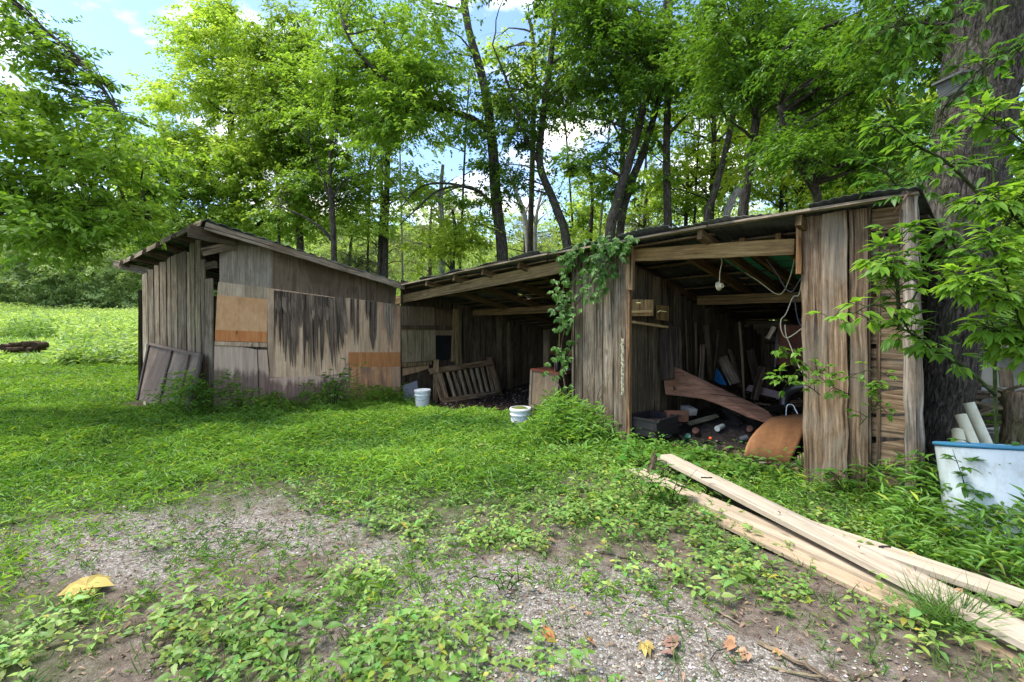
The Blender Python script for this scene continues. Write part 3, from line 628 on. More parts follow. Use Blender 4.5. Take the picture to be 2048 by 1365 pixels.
for x, y1, w_, l_ in ((676, 690, 10, 12), (684, 670, 12, 10), (704, 660, 7, 0), (716, 690, 5, 0), (735, 640, 10, 0), (745, 700, 14, 1), (752, 680, 6, 0), (773, 690, 8, 6), (780, 700, 8, 4), (786, 670, 8, 0), (708, 690, 3, 1), (770, 660, 9, 3)):
    shred(x, 596+(x-690)*.13, y1, w_, .034, l_, rnd.uniform(1.0, 2.2) if x < 765 else 3.0)
mb.build('peeling_veneer', M['shred'], fw, label='dark peeling veneer strips')
# --- wing: side wall of upright boards with gaps
sw = MB()
for a0, a1, tp, bt in ((288, 299, 548, 0), (300, 311, 540, 0), (312, 322, 532, .0), (323, 336, 525, 0), (338, 345, 516, 0), (346, 358, 512, 0), (359, 376, 506, 0), (378, 384, 505, 0), (383, 392.5, 486, 0), (395, 405, 482, 0), (403, 413, 520, 0), (412, 429, 558, 0)):
    q = EP.at((a0+a1)/2, tp, .0); ww = (EP.at(a0, 640)-EP.at(a1, 640)).length
    c = EP.at((a0+a1)/2, 640, .02*rnd.random()); sw.board((c.x, c.y, -.3), (c.x-.03, c.y, q.z), ww*.9, .025, EP.n, 7, .008, g(rnd.uniform(.75, 1.5)), skew=.02)
sw.build('side_wall', M['grey_wood'], shed)
mb = MB(); c = EP.at(290, 740, .06); mb.board((c.x, c.y, -.3), EP.at(291, 688, .06), .16, .02, EP.n, 4, .01, (2.0, 2.15, 2.15)); mb.build('loose_board', M['grey_wood'], shed)
mb = MB(); mb.board(EP.at(431, 530, .0), EP.at(286, 560, .0), .12, .05, EP.n, 5, tint=g(.8)); mb.build('beam', M['dark_wood'], shed)
# wing back walls (plain boards) so that it is a closed lean-to
wn = Vector((-WP.d.y, WP.d.x, 0))
mb = MB()
for i in range(14):
    c = WB+wn*(.25+i*.26); mb.board((c.x, c.y, -.35), (c.x, c.y, 1.95-.02*i), .24, .02, WP.d*-1, 3, tint=g(.7))
for i in range(24):
    c = (WC+wn*1.6).lerp(WB+wn*3.7, i/23)
    if i % 4 != 1: mb.board((c.x, c.y, -.35), (c.x, c.y, 2.2-.016*i), .22, .02, wn*-1, 3, tint=g(.7))
mb.build('back_wall', M['dark_wood'], shed)
# wing roof
R1 = WP.at(412, 441, .38); R2 = WP.at(811, 571, .38); R3 = P(243, 527, 11.0); R4 = R2+(R3-R1)
roof = MB(); n1, n2 = 260, 10
def rp(a, b, dz=0): q = R1.lerp(R2, a)*(1-b)+R3.lerp(R4, a)*b; q.z += dz; return q
for i in range(n1+1):
    for j in range(n2+1):
        a = i/n1; b = j/n2; roof.v.append(rp(a, b, .012*math.sin(a*260*.42)+.006*math.sin(i*.9)*(j == 0)+.02))
for i in range(n1):
    for j in range(n2): a = i*(n2+1)+j; roof.face([a, a+1, a+n2+2, a+n2+1], [(i*.01, j*.3), (i*.01, j*.3+.3), (i*.01+.01, j*.3+.3), (i*.01+.01, j*.3)], (.8, 1, .9))
wr = roof.build('roof', M['roof_metal'], shed, smooth=True); md = wr.modifiers.new('s', 'SOLIDIFY'); md.thickness = .012; md.offset = 1
nrf = (R2-R1).cross(R3-R1).normalized()
if nrf.z < 0: nrf = -nrf
mb = MB(); mb.board(WP.at(410, 452, .36), WP.at(809, 573.5, .36), .125, .035, WP.n, 14, .004, g(.95), skew=.01); mb.build('fascia', M['grey_wood'], wr, label='long grey fascia board')
mb = MB(); mb.board(rp(-.01, .02, -.03), rp(-.01, 1.0, -.03), .02, .11, nrf, 6, .004, g(.9)); mb.build('rake_board', M['grey_wood'], wr)
for k in range(6):
    mb = MB(); a = .02 if k == 0 else k*.17; b1 = 1.0
    mb.board(rp(-.03, .08+k*.17, -.07), rp(.98, .08+k*.17, -.07), .05, .12, nrf, 8, .003, g(.8)); mb.build('rafter', M['grey_wood'], wr)
mb = MB(); mb.board(WP.at(377, 462, .28), WP.at(470, 482, .1), .2, .05, WP.n, 4, .01, g(.7)); mb.board(WP.at(404, 505, .1), WP.at(470, 490, .08), .13, .08, WP.n, 3, .004, g(1.3)); mb.build('beam_end', M['dark_wood'], wr)
mb = MB(); e0 = P(230, 528, 11.2); e1 = P(300, 545, 10.4); mb.board(e0, e1, .16, .07, (0, -1, 0), 3, .004, g(.7)); mb.build('beam_end', M['grey_wood'], wr)
mb = MB()
for i in range(9):
    a = P(240+i*6, 520+(i % 2)*2, 11.1); b = P(240+i*6+5, 520+((i+1) % 2)*2, 11.1); mb.panel([a, b, b+Vector((.2, 1.0, .05)), a+Vector((.2, 1.0, .05))], (0, 0, 1), .003)
mb.build('rusty_sheet', M['rust'], wr, label='curled rusty roof sheet at the far eave')
# --- wall between wing and open bay
def ss(*a, **k): return sheet(*a, parent=iw, pl=SP, **k)
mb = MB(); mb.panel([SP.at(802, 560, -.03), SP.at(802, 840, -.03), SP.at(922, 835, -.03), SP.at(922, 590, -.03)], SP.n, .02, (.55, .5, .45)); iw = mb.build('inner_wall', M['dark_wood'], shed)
mb = MB()
for i in range(16):
    v0 = 1.33+i*.18; mb.board(B(8.28, v0, -.35), B(8.28, v0, zr(8.2, v0)+.03), .176, .02, SP.n, 4, tint=g(rnd.uniform(.7, 1.3)))
mb.build('board_siding', M['dark_wood'], iw)
ss([(803, 613), (803, 651), (869, 652), (869, 615)], 'ply_grey', .01, (.62, .55, .42)); ss([(870, 618), (870, 651), (906, 652), (906, 621)], 'ply_brown', .012, (.55, .55, .5))
ss([(803, 651), (803, 659), (906, 660), (906, 652)], 'dark_wood', .05, (.7, .6, .5), th=.04, name='trim_board'); ss([(803, 659), (804, 726), (872, 721), (871, 660)], 'ply_grey', .016, (.85, .78, .6))
ss([(871, 661), (871, 671), (904, 671), (904, 661)], 'ply_grey', .02, (.7, .62, .48), name='window_trim'); ss([(872, 672), (873, 722), (903, 719), (902, 672)], 'char_wood', .006, (.3, .4, .5), name='dark_mesh_opening')  # near-black sheet on solid wall: shade behind the window mesh painted in
ss([(805, 727), (805, 735), (864, 730), (864, 723)], 'dark_wood', .06, (1.5, 1.3, 1), th=.04, name='trim_board'); ss([(806, 737), (806, 752), (822, 748), (838, 744), (858, 737), (858, 731)], 'ply_tan', .03, (.6, .5, .4))
mb = MB(); c = SP.at(912, 640, .06); mb.board((c.x-.05, c.y, .55), (c.x, c.y, 1.75), .13, .08, SP.n, 4, tint=(1.8, 1.55, 1.1)); mb.build('post', M['dark_wood'], shed)
place(shed)
for o in shed.children:
    pass

# ------------------------------------------------------------------ things in and around the shed
def single(mb, name, mat, label, cat, group=None, **k): return tag(mb.build(name, M[mat], None, **k), label, cat, group)
# rusty framed metal panel leaning on the wing
t = thing('ribbed_sheet', 'dark rusty ribbed metal sheet leaning on the wing end wall', 'metal sheet')
q = [EP.at(300, 688, .12), EP.at(404, 712, .12), EP.at(380, 826, .42), EP.at(276, 800, .42)]
nn = (q[1]-q[0]).cross(q[3]-q[0]).normalized(); nn = nn if nn.dot(-q[0]) > 0 else -nn
mb = MB(); mb.panel(q, nn, .01, (1, 1, 1)); mb.build('sheet', M['brown_metal'], t)
for a, b, w_, k in ((q[0], q[3], .07, .5), (q[0].lerp(q[1], .48), q[3].lerp(q[2], .45), .07, .45), (q[0].lerp(q[1], .8), q[3].lerp(q[2], .8), .05, 1.2), (q[1], q[2], .09, .4), (q[0], q[1], .05, 1.1)):
    mb = MB(); mb.board(a+nn*.015, b+nn*.015, w_, .03, nn, 4, .002, (k, k, k)); mb.build('frame_bar', M['brown_metal'], t)
place(t)
# buckets
def bucket(px, pyb, Y, label, moss, lidded):
    c = P(px, pyb, Y); t = thing('bucket', label, 'bucket', group='white plastic buckets')
    r = .15; h = .37; mb = MB(); mb.lathe(c, [(r*.84, 0), (r*.86, .01), (r*.96, h*.72), (r*1.05, h*.72), (r*1.05, h*.76), (r*.97, h*.77), (r, h*.9), (r*1.07, h*.9), (r*1.07, h*.95), (r*1.0, h), (r*.94, h), (r*.9, h*.85), (.0001, h*.83)], 32)
    mb.build('body', M['white'], t, smooth=False)
    if lidded: mb = MB(); mb.lathe(c+Vector((0, 0, h)), [(r*1.08, -.03), (r*1.08, 0), (r*1.02, .008), (r*.95, -.002), (.0001, -.002)], 32, (.9, .92, .95)); mb.build('lid', M['white'], t)
    else: mb = MB(); mb.lathe(c+Vector((0, 0, h*.9)), [(r*.93, 0), (r*.7, .03), (r*.35, .05), (.0001, .055)], 16, (1, 1, 1)); mb.build('moss', M['ground_moss'], t)
    mb = MB(); hp = [c+Vector((math.cos(a)*r*1.06, -r*.25-math.sin(a)*r*.95, h*.88-math.sin(a)*.14)) for a in np.linspace(0, math.pi, 12)]; mb.tube(hp, .003, 5); mb.build('handle', M['roof_metal'], t)
    return place(t)
m, nt = newmat('moss'); n_ = noise(nt, N(nt, 'ShaderNodeTexCoord').outputs['Object'], 60, 5); finish(nt, ramp(nt, n_, [(.3, (.05, .06, .01)), (.7, (.2, .24, .04))]), .95, n_, 1, .02); M['ground_moss'] = m
bucket(845, 818, 9.3, 'white lidded plastic bucket below the torn plywood wall', 0, True)
bucket(1041, 866, 6.95, 'white plastic bucket filled with green moss at edge of dirt floor', 1, False)
mb = MB(); mb.panel([P(806, 772, 9.9), P(834, 761, 9.9), P(839, 805, 9.6), P(806, 818, 9.6)], (0, -1, .1), .02); single(mb, 'slate_board', 'grey', 'small flat grey board leaning beside lidded bucket', 'board')
# slatted railing
t = thing('slatted_railing', 'old wooden slatted railing section leaning tilted in the left bay', 'railing')
A0, A1, A2, A3 = P(858, 745, 10.2), P(982, 727, 11.3), P(998, 787, 11.0), P(882, 805, 9.85)
nn = (A1-A0).cross(A3-A0).normalized(); nn = nn if nn.dot(-A0) > 0 else -nn
for a, b, w_ in ((A0, A1, .13), (A3, A2, .12)): mb = MB(); mb.board(a+nn*.03, b+nn*.03, w_, .04, nn, 5, .004, (1.2, 1.1, .9)); mb.build('rail', M['brown_wood'], t)
for a, b, w_ in ((A0.lerp(A1, .12), A3.lerp(A2, .06), .2), (A1+(A1-A2)*.2, A2-(A1-A2)*.12, .13)): mb = MB(); mb.board(a, b, w_, .035, nn, 4, .004, (1.35, 1.25, 1.05)); mb.build('stile', M['brown_wood'], t)
for i in range(8):
    k = .23+i*.095; mb = MB(); mb.board(A0.lerp(A1, k+.03), A3.lerp(A2, k), .06, .03, nn, 3, .003, g(rnd.uniform(1.3, 1.9))); mb.build('slat', M['brown_wood'], t)
mb = MB(); mb.board(P(873, 720, 10.3), P(871, 812, 10.3), .11, .09, (0, -1, 0), 4, .004, (1.3, 1.1, .8)); mb.build('post', M['brown_wood'], t)
place(t)
# box and bottle
t = thing('wooden_box', 'stained upright plywood box with crumbling brown top in left bay', 'box')
b0_, b1_, b2_, b3_ = P(1063, 740, 8.0), P(1116, 749, 7.7), P(1112, 826, 7.6), P(1060, 812, 7.9); dv = Vector((VX, VY, 0))*.5
mb = MB(); nb = Vector((-.3, -1, 0)).normalized(); mb.panel([b0_, b1_, b2_, b3_], nb, .02, (.42, .4, .36)); mb.build('front', M['ply_tan'], t)
mb = MB(); nb2 = Vector((VY, -VX, 0)); mb.panel([b1_, b1_+dv, b2_+dv, b2_], nb2, .02, (.4, .4, .4)); mb.panel([b0_+dv, b1_+dv, b2_+dv, b3_+dv], -nb, .02, (.4, .4, .4)); mb.panel([b0_, b0_+dv, b3_+dv, b3_], -nb2, .02, (.4, .4, .4)); mb.build('side', M['brown_wood'], t)
mb = MB(); up = Vector((0, 0, .022)); 
mb.panel([b0_+up-nb2*.02+nb*.03, b1_+up+nb2*.03+nb*.03, b1_+up+nb2*.03+dv, b0_+up-nb2*.02+dv], (0, 0, 1), .03, (1.3, .8, .6)); mb.build('top', M['rust'], t, bevel=.004)
for a, b in ((b0_, b3_), (b1_, b2_), (b3_, b2_)): mb = MB(); mb.board(a+nb*.014, b+nb*.014, .035, .015, nb, 3, .002, g(1.1)); mb.build('trim', M['grey_wood'], t)
place(t)
bb = b1_+dv*.35+Vector((-.13, 0, .045)); mb = MB(); mb.lathe(bb, [(.036, 0), (.04, .02), (.04, .14), (.034, .18), (.014, .22), (.012, .26), (.016, .262), (.016, .28), (.0001, .28)], 20); single(mb, 'bottle', 'black', 'black bottle standing on crumbling box top', 'bottle', smooth=True)
mb = MB(); mb.lathe(bb+Vector((.17, .02, -.0)), [(.05, 0), (.055, .03), (.03, .045), (.0001, .05)], 12); single(mb, 'dish', 'grey', 'small grey lump beside the black bottle', 'scrap')
# fence post beside the shed
mb = MB(); tp = [FP.at(1828, 1040, .16), FP.at(1829, 900, .16), FP.at(1826, 750, .16), FP.at(1824, 600, .16), FP.at(1820, 480, .16), FP.at(1817, 380, .16)]
mb.tube(catmull(tp, 6), [.058+.004*math.sin(i*1.3)+.003*rnd.random() for i in range(31)], 14, lump=.06); single(mb, 'log_post', 'bark_post', 'knotty bare log post standing against shed corner', 'post', smooth=True)
# wires on post
mb = MB(); mb.tube(catmull([FP.at(1818, 385, .24), FP.at(1800, 410, .26), FP.at(1790, 425, .2)], 4), .006, 5, (1, 1, 1)); mb.tube([FP.at(1805, 420, .24), FP.at(1804, 470, .25), FP.at(1806, 560, .25)], .004, 5); single(mb, 'red_wire', 'rust', 'thin rusty red wire hanging by log post top', 'wire')
# braided cord hanging on pillar
mb = MB()
cp = [FP.at(1245+rnd.uniform(-1.2, 1.2), 678+i*4, .075) for i in range(29)]
for ph in (0, 2.1, 4.2): mb.tube([p+Vector((math.cos(i*1.1+ph)*.012, 0, math.sin(i*1.1+ph)*.006)) for i, p in enumerate(cp)], .006, 5)
single(mb, 'rope', 'cream', 'frayed pale rope hanging down grey plank pillar', 'rope')
# --- inside the right bay
t = thing('wall_cabinet', 'small tan wall cabinet hanging behind the grey pillar', 'cabinet')
c0 = P(1262, 600, 6.35); mb = MB(); mb.panel([P(1256, 599, 5.8), P(1307, 600, 5.95), P(1307, 632, 5.95), P(1256, 633, 5.8)], (-.3, -1, 0), .22, (1.5, 1.4, 1.1)); mb.build('body', M['beam_wood'], t)
mb = MB(); mb.board(P(1258, 624.5, 5.77), P(1303, 623, 5.91), .03, .03, (0, -1, 0), 2, .001, (2.2, 2.1, 1.6)); mb.build('drawer_handle', M['beam_wood'], t)
mb = MB(); mb.tube([P(1273, 606, 5.82), P(1281, 606, 5.84)], .004, 5, (4, 4, 3)); mb.build('handle', M['cream'], t)
place(t)
t = thing('drawer_unit', 'small dark drawer unit right of the tan cabinet', 'cabinet'); mb = MB(); mb.panel([P(1312, 610, 6.1), P(1338, 613, 6.25), P(1338, 642, 6.25), P(1312, 640, 6.1)], (-.3, -1, 0), .15, (1, .9, .6)); mb.build('body', M['beam_wood'], t)
mb = MB(); mb.tube([P(1315, 625, 6.07), P(1319, 622, 6.06), P(1333, 624, 6.15)], .006, 5, (2, 2, 1.5)); mb.build('handle', M['cream'], t); place(t)
mb = MB(); mb.board(P(1262, 644, 5.8), P(1336, 655, 6.3), .03, .05, (0, -1, 0), 3, .001, (2.2, 2.2, 1.8)); single(mb, 'shelf_strip', 'beam_wood', 'narrow shelf strip below the wall cabinet', 'shelf')
# big loose boards
mb = MB(); pp = [(1325, 737, 6.3), (1332, 730, 6.3), (1360, 738, 6.25), (1395, 757, 6.2), (1432, 775, 6.1), (1468, 791, 6.0), (1505, 806, 5.9), (1535, 822, 5.8), (1547, 836, 5.7), (1528, 845, 5.65), (1498, 836, 5.7), (1468, 822, 5.8), (1430, 806, 5.9), (1405, 798, 6.0), (1365, 793, 6.15), (1331, 789, 6.25)]
mb.panel([P(*q) for q in pp], (-.45, -.85, .25), .03, (.95, .82, .75), uvrot=True); single(mb, 'bark_slab', 'board_brown', 'large rough brown board slanting down across the debris', 'board')
t = MB(); n1, n2 = 16, 14; L0, L1, T0, T1 = (1488, 915), (1578, 932), (1543, 834), (1616, 826)
for i in range(n1+1):
    for j in range(n2+1):
        a = i/n1; b = j/n2; ed = .012*math.sin(a*17)*(b in (0, 1))
        x = (L0[0]*(1-a)+L1[0]*a)*(1-b)+(T0[0]*(1-a)+T1[0]*a)*b-14*math.sin(math.pi*b)*(1-.6*a)+10*math.sin(math.pi*b)*a
        y = (L0[1]*(1-a)+L1[1]*a)*(1-b)+(T0[1]*(1-a)+T1[1]*a)*b
        t.v.append(P(x, y+ed*30, 4.95+.7*b**2.2))
for i in range(n1):
    for j in range(n2): a = i*(n2+1)+j; t.face([a, a+n2+1, a+n2+2, a+1], [(i*.03, j*.05), (i*.03+.03, j*.05), (i*.03+.03, j*.05+.05), (i*.03, j*.05+.05)], (1.15, 1.15, 1.15))
o = single(t, 'fiberboard_sheet', 'fiber', 'curved rust brown fibreboard sheet leaning at bay mouth', 'board', smooth=True); md = o.modifiers.new('s', 'SOLIDIFY'); md.thickness = .006
# crates
for k, (py, lab) in enumerate(((868, 'lower black plastic crate behind the grey pillar foot'), (852, 'upper black plastic crate filled with char behind the pillar'))):
    t = thing('crate', lab, 'crate', group='black crates stacked by the pillar'); c = P(1306, py-3, 5.85); Mx = Matrix.Rotation(R(38+k*4), 3, 'Z'); 
    for sx, sy, ox, oy in ((.5, .02, 0, -.19), (.5, .02, 0, .19), (.02, .36, -.24, 0), (.02, .36, .24, 0)):
        mb = MB(); mb.box(c+Mx @ Vector((ox, oy, .05)), sx, sy, .1, M=Mx); mb.box(c+Mx @ Vector((ox*1.03, oy*1.04, .1)), sx*1.03, sy*1.3, .02, M=Mx); mb.build('side', M['black'], t)
    mb = MB(); mb.box(c+Vector((0, 0, .01)), .46, .36, .015, M=Mx); mb.build('bottom', M['black'], t)
    place(t)
# standing poles
for px0, y0, px1, y1, Y, r_, lab, tt, mt in ((1479, 645, 1489, 800, 6.7, .018, 'pale slender pole standing in the middle of the debris', 1.6, 'dark_wood'), (1391, 645, 1392, 758, 6.95, .02, 'thin upright stick left of the blue sheet', 1.3, 'dark_wood'), (1371, 640, 1375, 748, 6.75, .016, 'thin upright stick by the partition wall', 1.2, 'dark_wood'), (1437, 660, 1424, 765, 7.2, .016, 'thin slanting stick beside the blue sheet', 1.1, 'dark_wood'), (1411, 650, 1421, 760, 7.1, .05, 'wide dark post behind the slanting sticks', .8, 'dark_wood')):
    mb = MB(); mb.tube([P(px0, y0, Y), P((px0+px1)/2+1, (y0+y1)/2, Y), P(px1, y1, Y)], r_, 7, (tt, tt*.95, tt*.8)); single(mb, 'pole', mt, lab, 'pole', smooth=True)
mb = MB(); mb.board(P(1444, 715, 7.6), P(1470, 768, 7.3), .16, .03, (-.3, -1, .2), 4, .004, (1.5, 1.5, 1.5)); single(mb, 'plank', 'grey_wood', 'grey plank leaning right of the blue sheet', 'plank')
mb = MB(); mb.panel([P(1428, 762, 7.4), P(1433, 736, 7.5), P(1440, 745, 7.45), P(1454, 771, 7.3), P(1440, 769, 7.3)], (-.2, -1, .1), .01, (1.1, 1.1, 1.1)); single(mb, 'blue_sheet', 'tarp', 'crumpled bright blue plastic sheet in the debris', 'plastic sheet')
mb = MB(); mb.panel([P(1557, 651, 6.6), P(1610, 651, 6.3), P(1612, 733, 6.3), P(1555, 730, 6.6)], (-.2, -1, 0), .03, (.9, .8, .8)); single(mb, 'rusty_door', 'rust', 'rusty brown metal door hanging by right pillar', 'door')
mb = MB(); mb.board(P(1548, 654, 6.5), P(1536, 678, 6.5), .05, .03, (0, -1, 0), 3, .006, (2.6, 2.6, 2.6)); single(mb, 'wood_scrap', 'grey_wood', 'pale splintered scrap hanging left of rusty panel', 'scrap')
mb = MB(); mb.board(P(1554, 664, 6.5), P(1550, 735, 6.5), .018, .015, (0, -1, 0), 3, .001, (2.2, 2.2, 2.4)); single(mb, 'metal_strip', 'roof_metal', 'narrow pale metal strip beside the rusty panel', 'strip')
mb = MB(); mb.tube(catmull([P(1568, 812, 6.0), P(1572, 790, 6.0), P(1590, 777, 5.9), P(1618, 772, 5.8)], 5), .06, 12); single(mb, 'black_pipe', 'black', 'thick black curved pipe low beside right pillar', 'pipe', smooth=True)
mb = MB(); mb.tube(catmull([P(1572, 832, 5.9), P(1574, 812, 5.9), P(1585, 810, 5.9), P(1592, 822, 5.85), P(1597, 832, 5.8)], 5), .006, 5, (1.4, 1.5, 1.5)); single(mb, 'white_cable', 'white', 'curled white cable above the fibreboard sheet', 'cable')
# lamp holder and wires
t = thing('lamp_holder', 'cream lamp holder hanging from beam on its cord', 'lamp holder')
mb = MB(); mb.tube(catmull([P(1438, 505, 5.35), P(1441, 515, 5.3), P(1444, 525, 5.3), P(1440, 543, 5.3), P(1439, 566, 5.3)], 5), .005, 6); mb.build('cord', M['cream'], t)
mb = MB(); mb.lathe(P(1436, 573, 5.33), [(.0001, 0), (.05, 0), (.053, .012), (.03, .03), (.03, .055), (.024, .058), (.02, .03), (.0001, .03)], 20, axis=(.55, -.8, .1)); mb.build('socket', M['cream'], t); place(t)
wires = [((1597, 486, 5.0), (1592, 500, 5.0), (1583, 545, 5.1), (1568, 582, 5.2), (1552, 588, 5.3), (1520, 565, 5.5), (1490, 545, 5.8)), ((1532, 519, 5.3), (1552, 545, 5.2), (1572, 578, 5.0), (1585, 583, 4.95), (1597, 565, 4.8), (1601, 558, 4.75)),
         ((1604, 560, 4.75), (1598, 590, 4.8), (1586, 595, 4.9), (1572, 628, 4.9), (1562, 640, 4.9), (1563, 662, 4.9), (1575, 676, 4.9), (1607, 655, 4.8)), ((1589, 585, 4.9), (1592, 620, 4.85), (1598, 645, 4.8), (1609, 660, 4.75)), ((1570, 650, 4.9), (1572, 670, 4.9), (1580, 690, 4.9), (1592, 720, 4.85), (1604, 745, 4.8))]
for wi, lab in zip(wires, ('yellowed cable looping down from header beam', 'grey cable slanting to the right pillar', 'thin pale twisted cable looping beside right pillar', 'dark taped cable hanging beside right pillar', 'pale cable hanging in front of rusty panel')):
    mb = MB(); mb.tube(catmull([P(*q) for q in wi], 5), .008 if wi is wires[3] else .0055, 6, (1, 1, 1)); single(mb, 'cable', 'black' if wi is wires[3] else ('grey' if wi is wires[1] else 'cream'), lab, 'cable', 'cables by the right pillar')
# burnt heap: planks one by one, small stuff as one
seen = set()
for i in range(44):
    t_ = rnd.uniform(.9, 2.6); v_ = rnd.uniform(1.2, 3.9); h = gz1(*B(t_, v_, 0)[:2])+.04+.42*max(0, 1-abs(v_-2.6)/1.4)*rnd.random()
    c = B(t_, v_, h); d = Vector((rnd.uniform(-1, 1), rnd.uniform(-1, 1), rnd.uniform(-.2, .3))).normalized(); L = rnd.uniform(.25, .8)
    mb = MB(); k = rnd.choice([.8, 1.5, 3, 5]); mb.board(c-d*L/2, c+d*L/2, rnd.uniform(.05, .16), rnd.uniform(.015, .04), Vector((rnd.uniform(-.4, .4), rnd.uniform(-.6, .2), 1)), 3, .008, (k, k*.9, k*.8), skew=.02)
    qx, qy = project(c.x, c.y, c.z); lab = ('short' if L < .42 else 'medium' if L < .6 else 'long')+' '+{.8: 'coal black', 1.5: 'sooty black', 3: 'dark grey', 5: 'ashy grey'}[k]+' plank in the heap '+('near partition' if qx < 1400 else 'left of the pale pole' if qx < 1480 else 'right of the pale pole' if qx < 1560 else 'near right pillar')+(', towards the back wall' if v_ > 2.6 else ', towards the front')
    if lab in seen: continue
    seen.add(lab)
    single(mb, 'charred_plank', 'char_wood' if i % 4 else 'brown_wood', lab, 'plank', 'charred planks in the heap')
def scatter_panels(name, n, fpos, size, mat, label, tintf, kind='stuff', up=.6):
    ps = []; 
    while len(ps) < n:
        x, y, z = fpos(); ps.append((x, y, z))
    ps = np.array(ps); d = rdir(n, .25); nn_ = norm(np.stack([rng.normal(size=n)*up, rng.normal(size=n)*up, np.ones(n)], 1))
    L = size*rng.uniform(.5, 1.6, n); o = leafmesh(name, ps, d, nn_, L, L*rng.uniform(.35, .8, n), tintf(n), M[mat], None, True, .35, .35); tag(o, label, None, None, kind); return o
def fheap():
    t_ = rnd.uniform(.5, 2.75); v_ = rnd.uniform(.15, 4.1); p = B(t_, v_, 0); h = .36*max(0, 1-abs(v_-2.9)/1.3)*rnd.random(); return p.x, p.y, gz1(p.x, p.y)+.02+h
def btint(n):
    k = rng.random((n, 1)); c = np.where(k < .5, np.array([[.035, .025, .02]]), np.where(k < .85, np.array([[.12, .075, .045]]), np.array([[.3, .26, .22]]))); return c*rng.uniform(.6, 1.4, (n, 1))
scatter_panels('debris', 2600, fheap, .1, 'litter', 'burnt scraps, bark and dead leaves covering the right bay floor', btint)
mb = MB(); n1, n2 = 44, 60
for i in range(n1+1):
    for j in range(n2+1):
        t_ = .3+2.45*i/n1; v_ = .5+3.7*j/n2; p = B(t_, v_, 0); e = math.sin(math.pi*i/n1)**.4*math.sin(math.pi*min(1, j/n2))**.5
        mb.v.append(Vector((p.x, p.y, gz1(p.x, p.y)-.03+e*(.1+.42*max(0, float(fbm(p.x, p.y, 1.6))-.3))+float(fbm(p.x, p.y, 9))*.07)))
for i in range(n1):
    for j in range(n2): a = i*(n2+1)+j; mb.face([a, a+1, a+n2+2, a+n2+1], [(i*.1, j*.1)]*4, (1, 1, 1))
m, nt = newmat('ash'); n_ = noise(nt, N(nt, 'ShaderNodeTexCoord').outputs['Object'], 30, 8, .75); finish(nt, ramp(nt, n_, [(.35, (.012, .01, .009)), (.55, (.05, .038, .03)), (.7, (.16, .12, .09))]), .95, n_, 1, .02); M['ash'] = m
o = mb.build('ash_heap', M['ash']); tag(o, 'dark ash and rubble heap on the right bay floor', None, None, 'stuff')
for i, (px0, y0, px1, y1, Y, w_, k) in enumerate(((1352, 655, 1356, 780, 6.5, .12, 3), (1330, 650, 1336, 760, 6.3, .16, 1.3), (1405, 690, 1400, 790, 6.9, .06, 6), (1500, 700, 1520, 790, 7.6, .12, 3), (1525, 735, 1508, 800, 7.0, .1, 5), (1460, 700, 1480, 775, 7.8, .06, 8), (1540, 690, 1536, 800, 7.5, .14, 3))):
    mb = MB(); mb.board(P(px0, y0, Y), P(px1, y1, Y-.3), w_, .03, (-.2, -1, .1), 4, .006, (k, k*.85, k*.7), skew=.02); single(mb, 'charred_board', 'char_wood', ('charred board standing against the partition', 'widest charred board standing by the partition', 'burnt lath left of the blue sheet', 'burnt board leaning right of the pale pole', 'short burnt board near the pale red wrapper', 'pale singed lath behind the pale pole', 'burnt board left of the rusty door')[i], 'plank')
for i, (px, py, Y, r_, h_, mt, lab) in enumerate(((1395, 868, 5.9, .04, .1, 'rust', 'rusty tin can lying left in the debris'), (1480, 880, 5.6, .035, .09, 'grey', 'dull grey can lying before the fibreboard sheet'), (1508, 862, 5.8, .04, .1, 'rust', 'rusty tin can beside the fibreboard sheet'), (1372, 880, 5.7, .03, .13, 'green_sheet', 'green bottle lying in the debris behind the weeds'))):
    mb = MB(); mb.lathe(P(px, py, Y), [(.0001, 0), (r_, 0), (r_, h_), (r_*.9, h_), (.0001, h_*.95)], 16, axis=(rnd.uniform(-1, 1), rnd.uniform(-.5, .5), .3), tint=(.6, .6, .6)); single(mb, 'can', mt, lab, 'can')
def ffloor():
    while True:
        t_ = rnd.uniform(3.2, 8.2); v_ = rnd.uniform(-.9, 4.1); p = B(t_, v_, 0)
        if project(p.x, p.y, 0)[0] < 830: continue
        return p.x, p.y, gz1(p.x, p.y)+.012
scatter_panels('dead_leaves', 5200, ffloor, .055, 'litter', 'brown dead leaves covering the left bay dirt floor', btint, up=.35)
for i, (px, py, Y, s, mt, lab, cat) in enumerate(((1352, 832, 6.0, .17, 'brick', 'reddish brick block lying left in the debris', 'brick'), (1336, 868, 5.9, .1, 'concrete', 'small grey concrete chunk behind the green weeds', 'chunk'), (1312, 845, 6.0, .12, 'brick', 'dark brick behind the black crates', 'brick'), (1378, 822, 6.1, .14, 'concrete', 'pale grey block beside the brick', 'block'))):
    mb = MB(); mb.box(P(px, py, Y), s*1.6, s*.8, s*.7, rnd.uniform(0, 3), jit=.01, tint=(.5, .5, .5)); single(mb, 'block', mt, lab, cat, bevel=.006)
mb = MB(); mb.lathe(P(1421, 877, 5.6), [(.0001, -.02), (.018, -.014), (.022, 0), (.016, .014), (.0001, .018)], 10); single(mb, 'orange_cap', 'orange', 'small bright orange cap in the debris', 'cap', smooth=True)
mb = MB(); mb.tube([P(1434, 858, 5.9), P(1446, 852, 6.0)], [.035, .028], 14); single(mb, 'white_jar', 'pvc', 'dirty white jar end lying in the debris', 'jar')
